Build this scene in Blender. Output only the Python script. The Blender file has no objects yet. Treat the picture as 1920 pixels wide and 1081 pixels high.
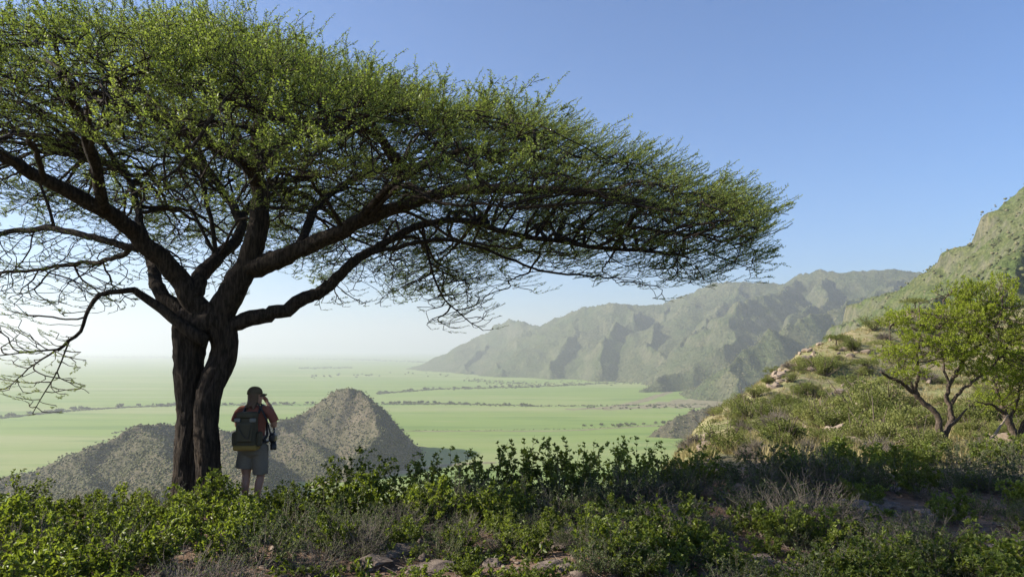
import bpy, bmesh, math, random
import numpy as np
from mathutils import Vector, Matrix

S = bpy.context.scene
COL = S.collection
R = math.radians

# ------------------------------------------------------------------ camera
FOC = 1387.0                       # focal length in photo pixels (1920 wide)
HORIZON = 655.0
PITCH = math.atan((HORIZON - 540.5) / FOC)
cam_d = bpy.data.cameras.new("camera")
cam_d.sensor_width = 36.0
cam_d.lens = 36.0 * FOC / 1920.0
cam_d.clip_start = 0.1
cam_d.clip_end = 300000.0
cam = bpy.data.objects.new("view_camera", cam_d)
COL.objects.link(cam)
cam.location = (0, 0, 0)
cam.rotation_euler = (R(90) + PITCH, 0, 0)
S.camera = cam

# ------------------------------------------------------------------ light
SUN_AZ = R(-91.0)                  # from the viewing direction, negative = left
SUN_EL = R(27.5)
w = bpy.data.worlds.new("World")
S.world = w
w.use_nodes = True
wn = w.node_tree.nodes
wl = w.node_tree.links
sky = wn.new("ShaderNodeTexSky")
sky.sky_type = 'NISHITA'
sky.sun_disc = False
sky.sun_elevation = SUN_EL
sky.sun_rotation = SUN_AZ
sky.altitude = 900.0
sky.air_density = 1.1
sky.dust_density = 0.5
sky.ozone_density = 4.0
bg = wn["Background"]
bg.inputs[1].default_value = 0.062
tint = wn.new("ShaderNodeMix"); tint.data_type = 'RGBA'; tint.blend_type = 'MULTIPLY'
tint.inputs[0].default_value = 1.0
tint.inputs[7].default_value = (0.71, 0.94, 1.23, 1)          # the clear, slightly violet blue of this sky
wl.new(sky.outputs[0], tint.inputs[6])
wl.new(tint.outputs[2], bg.inputs[0])

sd = bpy.data.lights.new("sun", 'SUN')
sd.energy = 5.0
sd.angle = R(0.6)
sd.color = (1.0, 0.92, 0.80)
so = bpy.data.objects.new("sun", sd)
COL.objects.link(so)
sun_dir = Vector((math.sin(SUN_AZ) * math.cos(SUN_EL), math.cos(SUN_AZ) * math.cos(SUN_EL), math.sin(SUN_EL)))
so.rotation_euler = sun_dir.to_track_quat('Z', 'Y').to_euler()
so.location = (-60, 10, 60)

S.view_settings.view_transform = 'Standard'
S.view_settings.look = 'None'
S.view_settings.gamma = 1.0
S.view_settings.exposure = 1.3
S.cycles.use_denoising = True
S.cycles.max_bounces = 8
S.cycles.diffuse_bounces = 3
S.cycles.transmission_bounces = 4
S.cycles.transparent_max_bounces = 8
S.cycles.volume_bounces = 1
S.cycles.sample_clamp_indirect = 6.0

# ------------------------------------------------------------------ helpers
CP, SP = math.cos(PITCH), math.sin(PITCH)

def P(x, y, d):
    """World point seen at photo pixel (x, y) at forward distance d (world y = d)."""
    u = (x - 960.0) / FOC
    v = (540.5 - y) / FOC
    fy = CP - v * SP
    fz = SP + v * CP
    k = d / fy
    return np.array((u * k, d, fz * k))

def proj(p):
    p = np.asarray(p, float)
    x, y, z = p[..., 0], p[..., 1], p[..., 2]
    fw = y * CP + z * SP
    up = -y * SP + z * CP
    return 960.0 + FOC * x / fw, 540.5 - FOC * up / fw

def _hash(ix, iy, seed):
    h = (ix.astype(np.int64) * 374761393 + iy.astype(np.int64) * 668265263 + seed * 1442695041) & 0x7fffffff
    h = ((h ^ (h >> 13)) * 1274126177) & 0x7fffffff
    return ((h ^ (h >> 16)) & 0xffff) / 65535.0 * 2 * math.pi

def perlin(x, y, seed=0):
    x = np.asarray(x, float); y = np.asarray(y, float)
    ix = np.floor(x); iy = np.floor(y)
    fx = x - ix; fy = y - iy
    def g(ox, oy):
        a = _hash(ix + ox, iy + oy, seed)
        return np.cos(a) * (fx - ox) + np.sin(a) * (fy - oy)
    sx = fx * fx * fx * (fx * (fx * 6 - 15) + 10)
    sy = fy * fy * fy * (fy * (fy * 6 - 15) + 10)
    a = g(0, 0) * (1 - sx) + g(1, 0) * sx
    b = g(0, 1) * (1 - sx) + g(1, 1) * sx
    return (a * (1 - sy) + b * sy) * 1.4

def fbm(x, y, octs=5, seed=0, gain=0.5, ridged=False):
    t = 0; a = 1.0; s = 1.0
    for o in range(octs):
        n = perlin(x * s, y * s, seed + o * 17)
        if ridged:
            n = 1 - 2 * np.abs(n)
        t = t + a * n
        a *= gain; s *= 2.03
    return t

def sstep(a, b, x):
    t = np.clip((x - a) / (b - a), 0, 1)
    return t * t * (3 - 2 * t)

def np_mesh(name, V, faces, mat=None, smooth=False, attrs=None):
    """faces: list of int arrays (n,k). attrs: {name: per-vertex float array}."""
    me = bpy.data.meshes.new(name)
    V = np.asarray(V, np.float32)
    me.vertices.add(len(V))
    me.vertices.foreach_set("co", V.ravel())
    faces = [np.asarray(f, np.int32) for f in faces if len(f)]
    nl = sum(f.size for f in faces); npo = sum(len(f) for f in faces)
    me.loops.add(nl)
    me.loops.foreach_set("vertex_index", np.concatenate([f.ravel() for f in faces]))
    me.polygons.add(npo)
    st = []; o = 0
    for f in faces:
        st.append(o + np.arange(len(f)) * f.shape[1]); o += f.size
    me.polygons.foreach_set("loop_start", np.concatenate(st).astype(np.int32))
    if smooth:
        me.polygons.foreach_set("use_smooth", np.ones(npo, bool))
    me.update(calc_edges=True)
    if attrs:
        for k, v in attrs.items():
            a = me.attributes.new(k, 'FLOAT', 'POINT')
            a.data.foreach_set("value", np.asarray(v, np.float32))
    if mat:
        me.materials.append(mat)
    return me

def link(name, me, parent=None, loc=None, rot=None, scale=None):
    o = bpy.data.objects.new(name, me)
    COL.objects.link(o)
    if parent: o.parent = parent
    if loc is not None: o.location = loc
    if rot is not None: o.rotation_euler = rot
    if scale is not None: o.scale = (scale,) * 3 if np.isscalar(scale) else scale
    return o

def tag(o, label=None, cat=None, group=None, kind=None):
    if label: o["label"] = label
    if cat: o["category"] = cat
    if group: o["group"] = group
    if kind: o["kind"] = kind
    return o

def empty(name, loc, label, cat, group=None, rotz=0.0):
    o = bpy.data.objects.new(name, None)
    COL.objects.link(o)
    o.location = loc
    o.rotation_euler = (0, 0, rotz)
    o.empty_display_size = 0.2
    return tag(o, label, cat, group)

def grid_faces(nr, nc):
    i = np.arange(nr - 1)[:, None] * nc + np.arange(nc - 1)[None, :]
    return np.stack([i, i + 1, i + nc + 1, i + nc], -1).reshape(-1, 4)

def tube(pts, rad, sides, cap=True, rough=0.0, seed=0, furrow=0.0):
    """Lofted tube round a polyline; returns V, quads, tris."""
    pts = np.asarray(pts, float); rad = np.asarray(rad, float)
    n = len(pts)
    tan = np.gradient(pts, axis=0)
    tan /= np.linalg.norm(tan, axis=1)[:, None] + 1e-9
    ref = np.array([0.0, 0.0, 1.0]) if abs(tan[0][2]) < 0.9 else np.array([0.0, 1.0, 0.0])
    U = []
    u = np.cross(tan[0], ref); u /= np.linalg.norm(u)
    for i in range(n):
        u = u - tan[i] * np.dot(u, tan[i]); u /= np.linalg.norm(u) + 1e-9
        U.append(u)
    U = np.array(U); W = np.cross(tan, U)
    a = np.linspace(0, 2 * math.pi, sides, endpoint=False)
    L = np.concatenate([[0], np.cumsum(np.linalg.norm(np.diff(pts, axis=0), axis=1))])
    rr = np.repeat(rad[:, None], sides, 1)
    if rough or furrow:
        A, LL = np.meshgrid(a, L)
        ca, sa = np.cos(A), np.sin(A)
        if rough:
            rr = rr * (1 + rough * fbm(ca * 1.7 + seed * 3.1 + 20, sa * 1.7 + LL * 1.3, 3, seed))
        if furrow:
            rr = rr + furrow * (fbm(A * sides / 9.0 + 0.6 * np.sin(LL * 3 + seed), LL * 2.0 + seed, 2, seed + 5, ridged=True) - 0.4)
    V = pts[:, None, :] + rr[..., None] * (np.cos(a)[None, :, None] * U[:, None, :] + np.sin(a)[None, :, None] * W[:, None, :])
    V = V.reshape(-1, 3)
    i = np.arange(n - 1)[:, None] * sides + np.arange(sides)[None, :]
    j = np.arange(n - 1)[:, None] * sides + (np.arange(sides)[None, :] + 1) % sides
    Q = np.stack([i, j, j + sides, i + sides], -1).reshape(-1, 4)
    T = np.zeros((0, 3), int)
    if cap:
        V = np.concatenate([V, pts[:1], pts[-1:]])
        k = np.arange(sides); k2 = (k + 1) % sides
        b = (n - 1) * sides
        T = np.concatenate([np.stack([k2, k, np.full(sides, n * sides)], -1),
                            np.stack([b + k, b + k2, np.full(sides, n * sides + 1)], -1)])
    return V, Q, T

class MB:
    """collects vertex / face arrays for one mesh"""
    def __init__(self): self.V = []; self.Q = []; self.T = []; self.n = 0; self.A = []
    def add(self, V, Q=None, T=None, a=0.0):
        V = np.asarray(V, float)
        self.V.append(V)
        if Q is not None and len(Q): self.Q.append(np.asarray(Q) + self.n)
        if T is not None and len(T): self.T.append(np.asarray(T) + self.n)
        self.A.append(np.broadcast_to(np.asarray(a, float), (len(V),)))
        self.n += len(V)
        return self
    def tube(self, pts, rad, sides, a=0.0, **k):
        if np.isscalar(rad): rad = [rad] * len(pts)
        V, Q, T = tube(pts, rad, sides, **k)
        return self.add(V, Q, T, a)
    def mesh(self, name, mat, smooth=True):
        fs = []
        if self.Q: fs.append(np.concatenate(self.Q))
        if self.T: fs.append(np.concatenate(self.T))
        return np_mesh(name, np.concatenate(self.V), fs, mat, smooth, {"tint": np.concatenate(self.A)})

def spline(pts, n):
    """Catmull-Rom through pts -> n samples"""
    pts = np.asarray(pts, float)
    m = len(pts)
    p = np.concatenate([2 * pts[:1] - pts[1:2], pts, 2 * pts[-1:] - pts[-2:-1]])
    t = np.linspace(0, m - 1 - 1e-9, n)
    i = np.floor(t).astype(int); f = (t - i)[:, None]
    a, b, c, d = p[i], p[i + 1], p[i + 2], p[i + 3]
    return 0.5 * ((2 * b) + (c - a) * f + (2 * a - 5 * b + 4 * c - d) * f ** 2 + (3 * b - a - 3 * c + d) * f ** 3)

# ------------------------------------------------------------------ materials
class NT:
    def __init__(self, name):
        self.m = bpy.data.materials.new(name)
        self.m.use_nodes = True
        self.t = self.m.node_tree
        self.t.nodes.clear()
        self.out = self.n("ShaderNodeOutputMaterial")
    def n(self, t, **k):
        x = self.t.nodes.new(t)
        for a, b in k.items(): setattr(x, a, b)
        return x
    def l(self, a, b): self.t.links.new(a, b)
    def coord(self, kind="Object"): return self.n("ShaderNodeTexCoord").outputs[kind]
    def noise(self, vec, scale, detail=4, rough=0.55):
        x = self.n("ShaderNodeTexNoise"); x.inputs["Scale"].default_value = scale
        x.inputs["Detail"].default_value = detail; x.inputs["Roughness"].default_value = rough
        self.l(vec, x.inputs["Vector"]); return x.outputs["Fac"]
    def ramp(self, fac, stops):
        x = self.n("ShaderNodeValToRGB"); e = x.color_ramp.elements
        while len(e) > 1: e.remove(e[-1])
        e[0].position = stops[0][0]; e[0].color = (*stops[0][1], 1) if len(stops[0][1]) == 3 else stops[0][1]
        for p, c in stops[1:]:
            k = e.new(p); k.color = (*c, 1)
        self.l(fac, x.inputs[0]); return x.outputs[0]
    def mix(self, fac, a, b):
        x = self.n("ShaderNodeMix", data_type='RGBA')
        for s, v in ((x.inputs[0], fac), (x.inputs[6], a), (x.inputs[7], b)):
            if hasattr(v, "is_linked"): self.l(v, s)
            elif isinstance(v, tuple): s.default_value = (*v, 1)
            else: s.default_value = v
        return x.outputs[2]
    def math(self, op, a, b=0.0, clamp=False):
        x = self.n("ShaderNodeMath", operation=op); x.use_clamp = clamp
        for s, v in ((x.inputs[0], a), (x.inputs[1], b)):
            if hasattr(v, "is_linked"): self.l(v, s)
            else: s.default_value = v
        return x.outputs[0]
    def attr(self, name):
        x = self.n("ShaderNodeAttribute"); x.attribute_name = name; return x.outputs["Fac"]
    def bump(self, h, strength, dist):
        x = self.n("ShaderNodeBump"); x.inputs["Strength"].default_value = strength
        x.inputs["Distance"].default_value = dist; self.l(h, x.inputs["Height"]); return x.outputs[0]
    def principled(self, col, rough=0.8, normal=None, spec=0.3):
        x = self.n("ShaderNodeBsdfPrincipled")
        if hasattr(col, "is_linked"): self.l(col, x.inputs["Base Color"])
        else: x.inputs["Base Color"].default_value = (*col, 1)
        if hasattr(rough, "is_linked"): self.l(rough, x.inputs["Roughness"])
        else: x.inputs["Roughness"].default_value = rough
        x.inputs["Specular IOR Level"].default_value = spec
        if normal: self.l(normal, x.inputs["Normal"])
        return x.outputs[0]
    def done(self, sh): self.l(sh, self.out.inputs["Surface"]); return self.m

def mat_leaf(name, dark, mid, light, trans=0.45, tscale=(1.25, 1.3, 0.6), rough=0.5, spec=0.25, rnd=0.5):
    m = NT(name)
    oi = m.n("ShaderNodeObjectInfo")
    k = m.math('ADD', m.attr("tint"), m.math('MULTIPLY', m.math('SUBTRACT', oi.outputs["Random"], 0.5), rnd), True)
    c = m.ramp(k, [(0.0, dark), (0.5, mid), (1.0, light)])
    d = m.principled(c, rough, None, spec)
    tc = m.n("ShaderNodeMix", data_type='RGBA', blend_type='MULTIPLY')
    tc.inputs[0].default_value = 1.0
    m.l(c, tc.inputs[6]); tc.inputs[7].default_value = (*tscale, 1)
    t = m.n("ShaderNodeBsdfTranslucent"); m.l(tc.outputs[2], t.inputs[0])
    mx = m.n("ShaderNodeMixShader"); mx.inputs[0].default_value = trans
    m.l(d, mx.inputs[1]); m.l(t.outputs[0], mx.inputs[2])
    return m.done(mx.outputs[0])

def mat_simple(name, c1, c2, scale=20, rough=0.85, bump=0.3, dist=0.005, spec=0.2):
    m = NT(name)
    v = m.coord()
    f = m.noise(v, scale, 4)
    return m.done(m.principled(m.mix(f, c1, c2), rough, m.bump(f, bump, dist), spec))
# ------------------------------------------------------------------ terrain
PLAIN = -200.0

def polar(az0, az1, naz, r0, r1, nr):
    az = np.radians(np.linspace(az0, az1, naz))
    r = np.exp(np.linspace(math.log(r0), math.log(r1), nr))
    RR, AZ = np.meshgrid(r, az, indexing='ij')
    return RR * np.sin(AZ), RR * np.cos(AZ), RR

def ridge_field(X, Y, ridges):
    Z = np.full(X.shape, PLAIN - 30.0)
    for pts, slope, p in ridges:
        pts = np.asarray(pts, float)
        best = np.full(X.shape, -1e9)
        for a, b in zip(pts[:-1], pts[1:]):
            d = b[:2] - a[:2]
            t = np.clip(((X - a[0]) * d[0] + (Y - a[1]) * d[1]) / (d @ d), 0, 1)
            cx = a[0] + t * d[0]; cy = a[1] + t * d[1]; cz = a[2] + t * (b[2] - a[2])
            dist = np.hypot(X - cx, Y - cy)
            H = np.maximum(cz - PLAIN + 12, 1.0)
            L = H / slope
            best = np.maximum(best, PLAIN - 12 + H * np.clip(1 - dist / L, 0, 1) ** p)
        k = 10.0
        Z = np.maximum(Z, best) + np.where(np.abs(Z - best) < k, (k - np.abs(Z - best)) ** 2 / (4 * k), 0) * 0.5
    return Z

# --- materials of the land
def mat_slope(name, greens, browns, rock, nscale, bump_dist, rockmix=0.5, steep=(0.62, 0.80), sk=40):
    m = NT(name)
    v = m.coord()
    geo = m.n("ShaderNodeNewGeometry")
    sep = m.n("ShaderNodeSeparateXYZ"); m.l(geo.outputs["Normal"], sep.inputs[0])
    n1 = m.noise(v, nscale, 6, 0.65)
    n2 = m.noise(v, nscale * 7, 5, 0.7)
    n3 = m.noise(v, nscale * sk, 4, 0.75)
    base = m.mix(m.ramp(n1, [(0.38, (0, 0, 0)), (0.62, (1, 1, 1))]), browns, greens)
    speck = m.ramp(n3, [(0.44, (1, 1, 1)), (0.58, (0, 0, 0))])
    base = m.mix(m.math('MULTIPLY', speck, 0.75), base, (greens[0] * 0.38, greens[1] * 0.42, greens[2] * 0.4))
    st = m.math('ADD', sep.outputs[2], m.math('MULTIPLY', m.math('SUBTRACT', n2, 0.5), 0.25))
    rk = m.ramp(st, [(steep[0], (1, 1, 1)), (steep[1], (0, 0, 0))])
    ms = m.n("ShaderNodeMapping"); ms.inputs["Scale"].default_value = (nscale * 9, nscale * 9, nscale * 1.6); m.l(v, ms.inputs[0])
    n5 = m.noise(ms.outputs[0], 1.0, 5, 0.7)
    rcol = m.mix(m.ramp(n5, [(0.42, (1, 1, 1)), (0.58, (0, 0, 0))]), rock, (rock[0] * 0.42, rock[1] * 0.46, rock[2] * 0.5))
    base = m.mix(m.math('MULTIPLY', rk, rockmix), base, rcol)
    h = m.math('ADD', n2, m.math('MULTIPLY', n3, 0.5))
    return m.done(m.principled(base, 0.95, m.bump(h, 1.0, bump_dist), 0.1))

M_mount = mat_slope("far_slope", (0.085, 0.11, 0.042), (0.155, 0.148, 0.075), (0.22, 0.185, 0.13), 0.004, 22, 0.35, (0.45, 0.7), 14)
M_cone = mat_slope("cone_slope", (0.098, 0.095, 0.05), (0.145, 0.115, 0.08), (0.22, 0.18, 0.13), 0.012, 4, 0.3, (0.5, 0.75), 24)
M_peak = mat_slope("peak_slope", (0.10, 0.135, 0.04), (0.15, 0.15, 0.065), (0.21, 0.18, 0.14), 0.012, 6, 0.5, (0.50, 0.68), 20)

# --- the plain: one sheet to the horizon
def make_plain():
    m = NT("plain_grass")
    v = m.coord()
    n1 = m.noise(v, 0.0006, 5, 0.6)
    n2 = m.noise(v, 0.006, 5, 0.6)
    mp = m.n("ShaderNodeMapping"); mp.inputs["Scale"].default_value = (0.00025, 0.0022, 1)
    mp.inputs["Rotation"].default_value = (0, 0, R(6))
    m.l(v, mp.inputs[0])
    n3 = m.noise(mp.outputs[0], 1.0, 5, 0.6)
    c = m.mix(m.ramp(n1, [(0.35, (0, 0, 0)), (0.65, (1, 1, 1))]), (0.165, 0.235, 0.055), (0.20, 0.26, 0.07))
    mq = m.n("ShaderNodeMapping"); mq.inputs["Scale"].default_value = (0.0011, 0.0075, 1)
    mq.inputs["Rotation"].default_value = (0, 0, R(-4)); m.l(v, mq.inputs[0])
    n4 = m.noise(mq.outputs[0], 1.0, 6, 0.65)
    c = m.mix(m.ramp(n3, [(0.48, (0, 0, 0)), (0.62, (1, 1, 1))]), c, (0.25, 0.275, 0.11))
    c = m.mix(m.math('MULTIPLY', m.ramp(n4, [(0.52, (0, 0, 0)), (0.62, (1, 1, 1))]), 0.75), c, (0.115, 0.185, 0.04))
    c = m.mix(m.math('MULTIPLY', m.ramp(n4, [(0.30, (1, 1, 1)), (0.40, (0, 0, 0))]), 0.7), c, (0.30, 0.265, 0.145))
    c = m.mix(m.math('MULTIPLY', m.ramp(n2, [(0.3, (1, 1, 1)), (0.5, (0, 0, 0))]), 0.3), c, (0.15, 0.21, 0.075))
    mat = m.done(m.principled(c, 0.95, None, 0.1))
    X, Y, RR = polar(-180, 180, 181, 20, 90000, 60)
    V = np.stack([X, Y, np.full(X.shape, PLAIN)], -1).reshape(-1, 3)
    me = np_mesh("plain", V, [grid_faces(60, 181)], mat)
    tag(link("plain", me), kind="structure")
make_plain()

# --- mountain range, far
def RP(*a): return [P(*q) for q in a]
def make_mountains():
    X, Y, RR = polar(-9, 52, 760, 2300, 14000, 330)
    main = RP((872, 695, 9200), (893, 672, 8600), (908, 645, 8000), (932, 608, 7500), (952, 600, 7300), (985, 610, 7000), (1005, 612, 6800),
              (1050, 595, 6500), (1100, 578, 6200), (1150, 572, 6000), (1200, 574, 5900), (1250, 564, 5800), (1300, 547, 5700),
              (1340, 532, 5600), (1400, 528, 5500), (1450, 534, 5450), (1472, 536, 5400), (1492, 517, 5300), (1530, 511, 5200),
              (1580, 510, 5100), (1640, 507, 5000), (1700, 514, 4900), (1800, 520, 4700), (1950, 540, 4500), (2200, 560, 4300))
    ridges = [(main, 0.52, 1.3)]
    sp = lambda s, p, *a: ridges.append((RP(*a), s, p))
    sp(0.75, 1.2, (925, 608, 7500), (905, 640, 7000), (880, 680, 6500), (868, 696, 6100))
    sp(0.7, 1.25, (1005, 612, 6800), (975, 650, 6200), (940, 690, 5600), (925, 706, 5400))
    sp(0.7, 1.25, (1085, 583, 6300), (1062, 630, 5700), (1035, 690, 5100), (1025, 712, 4950))
    sp(0.95, 1.2, (1172, 574, 5950), (1183, 589, 5700), (1155, 622, 5300), (1132, 656, 5000), (1122, 695, 4700))
    sp(0.9, 1.2, (1238, 570, 5800), (1226, 604, 5400), (1236, 640, 5000), (1262, 680, 4600))
    sp(0.9, 1.2, (1400, 530, 5500), (1372, 560, 5200), (1330, 600, 4900), (1300, 640, 4600), (1290, 675, 4400))
    sp(0.85, 1.12, (1495, 518, 5300), (1486, 547, 4850), (1440, 556, 4600), (1400, 566, 4400), (1375, 592, 4200), (1360, 632, 4000), (1335, 655, 3850),
       (1303, 681, 3750), (1262, 700, 3650), (1222, 712, 3550))
    sp(0.9, 1.2, (1560, 520, 5000), (1545, 560, 4500), (1505, 600, 4100), (1470, 640, 3800), (1430, 690, 3550), (1390, 715, 3400))
    sp(0.75, 1.15, (1700, 520, 4800), (1614, 566, 3900), (1555, 590, 3600), (1496, 614, 3350), (1425, 633, 3150), (1392, 655, 3050), (1360, 710, 2900), (1342, 735, 2800))
    qx = 110 * fbm(X / 600, Y / 600, 4, 3, 0.55); qy = 110 * fbm(X / 600, Y / 600, 4, 9, 0.55)
    Z = ridge_field(X + qx, Y + qy, ridges)
    h = np.clip((Z - PLAIN) / 300.0, 0, 1)
    wx = X + 160 * fbm(X / 700, Y / 700, 3, 3); wy = Y + 160 * fbm(X / 700, Y / 700, 3, 9)
    rn = fbm(wx / 520, wy / 520, 5, 21, 0.55, ridged=True)
    Z = Z + h * (13 * (rn - 0.55) + 6 * fbm(X / 130, Y / 130, 4, 40))
    ax = (X * 0.93 + Y * 0.37) + 120 * fbm(X / 500, Y / 500, 3, 14); ay = Y * 0.93 - X * 0.37
    Z = Z + h * np.clip(1.6 - (Z - PLAIN) / 550, 0.35, 1) * 36 * (fbm(ax / 270, ay / 1500, 4, 91, 0.5, ridged=True) - 0.6)
    # cliff bands
    cl = sstep(0.1, 0.5, fbm(X / 900, Y / 900, 3, 77))
    q = 95.0
    fr = (Z / q) - np.floor(Z / q)
    Z = Z + cl * h * q * 0.55 * (sstep(0.25, 0.75, fr) - fr)
    Z = np.where(Z < PLAIN - 1, PLAIN - 15, Z)
    V = np.stack([X, Y, Z], -1).reshape(-1, 3)
    me = np_mesh("mountains", V, [grid_faces(330, 760)], M_mount, True)
    tag(link("mountains", me), kind="structure")
    return V
MV = make_mountains()

def make_cone():
    X, Y, RR = polar(-62, -2, 520, 560, 2300, 300)
    rid = [(RP((785, 838, 1560), (755, 812, 1540), (722, 772, 1510), (698, 745, 1490), (680, 733, 1470), (655, 728, 1450), (632, 733, 1462), (600, 750, 1470), (560, 776, 1460)), 1.0, 1.3),
           (RP((560, 776, 1460), (520, 795, 1430), (450, 803, 1350), (390, 803, 1270), (330, 800, 1200), (268, 798, 1140), (235, 812, 1120),
               (190, 830, 1100), (130, 857, 1090), (60, 884, 1080), (0, 896, 1070), (-200, 905, 1050), (-500, 925, 1000)), 0.62, 1.25),
           (RP((520, 797, 1430), (565, 822, 1320), (610, 858, 1190)), 0.5, 1.3),
           (RP((400, 804, 1280), (446, 840, 1130), (490, 895, 950)), 0.55, 1.3),
           (RP((268, 799, 1140), (300, 842, 1030), (330, 895, 910)), 0.55, 1.3),
           (RP((130, 857, 1090), (160, 895, 980), (190, 940, 870)), 0.5, 1.3),
           (RP((672, 730, 1462), (690, 752, 1405), (705, 785, 1335), (708, 815, 1275), (690, 838, 1225), (660, 862, 1170)), 0.95, 1.25)]
    Z = ridge_field(X + 7 * fbm(X / 60, Y / 60, 3, 1), Y + 7 * fbm(X / 60, Y / 60, 3, 2), rid)
    h = np.clip((Z - PLAIN) / 60.0, 0, 1)
    Z = Z + h * (5.0 * (fbm(X / 90, Y / 90, 5, 5, 0.55, ridged=True) - 0.6) + 2.2 * fbm(X / 22, Y / 22, 4, 8))
    Z = np.where(Z < PLAIN - 0.6, PLAIN - 10, Z)
    V = np.stack([X, Y, Z], -1).reshape(-1, 3)
    me = np_mesh("hill", V, [grid_faces(300, 520)], M_cone, True)
    tag(link("hill", me), kind="structure")
    # the low rock spur behind the near slope
    X, Y, RR = polar(8, 24, 160, 1300, 2300, 120)
    rid = [(RP((1205, 822, 1720), (1232, 806, 1730), (1262, 786, 1740), (1300, 772, 1750), (1335, 764, 1760), (1400, 760, 1780), (1500, 745, 1800)), 0.75, 1.2)]
    Z2 = ridge_field(X, Y, rid)
    h = np.clip((Z2 - PLAIN) / 40.0, 0, 1)
    Z2 = Z2 + h * (7 * (fbm(X / 70, Y / 70, 5, 15, 0.6, ridged=True) - 0.6) + 2 * fbm(X / 18, Y / 18, 3, 18))
    Z2 = np.where(Z2 < PLAIN - 0.6, PLAIN - 10, Z2)
    V2 = np.stack([X, Y, Z2], -1).reshape(-1, 3)
    tag(link("hill", np_mesh("hill_spur", V2, [grid_faces(120, 160)], M_cone, True)), kind="structure")
    return V, V2
CV, CV2 = make_cone()

def make_peak():
    X, Y, RR = polar(20, 66, 520, 320, 2200, 300)
    rid = [(RP((2700, 200, 900), (2300, 160, 950), (2050, 250, 980), (1960, 320, 1000), (1925, 374, 1010), (1905, 405, 1020), (1880, 432, 1035), (1840, 467, 1060),
               (1800, 488, 1090), (1750, 502, 1140), (1722, 517, 1170), (1690, 546, 1220), (1660, 574, 1270), (1630, 598, 1330), (1600, 632, 1400), (1560, 680, 1480), (1500, 740, 1600)), 0.85, 1.15),
           (RP((1990, 320, 990), (1930, 420, 800), (1900, 520, 620), (1880, 600, 480)), 0.8, 1.15),
           (RP((1840, 470, 1060), (1790, 540, 880), (1740, 590, 720)), 0.8, 1.2),
           (RP((1690, 548, 1220), (1625, 562, 1420), (1598, 580, 1460), (1575, 606, 1500), (1545, 650, 1560), (1500, 720, 1660)), 0.95, 1.15)]
    Z = ridge_field(X + 16 * fbm(X / 120, Y / 120, 3, 1), Y + 16 * fbm(X / 120, Y / 120, 3, 2), rid)
    h = np.clip((Z - PLAIN) / 100.0, 0, 1)
    Z = Z + h * (9 * (fbm(X / 110, Y / 110, 5, 51, 0.55, ridged=True) - 0.6) + 3 * fbm(X / 24, Y / 24, 4, 58))
    q = 46.0
    Zs = Z + 10 * fbm(X / 160, Y / 160, 2, 61)
    fr = (Zs / q) - np.floor(Zs / q)
    cl = sstep(0.0, 0.4, fbm(X / 150, Y / 150, 3, 62))
    Z = Z + cl * h * q * 0.8 * (sstep(0.35, 0.65, fr) - fr)
    Z = np.where(Z < PLAIN - 1, PLAIN - 12, Z)
    V = np.stack([X, Y, Z], -1).reshape(-1, 3)
    tag(link("mountain", np_mesh("peak", V, [grid_faces(300, 520)], M_peak, True)), kind="structure")
    return V
PV = make_peak()

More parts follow.
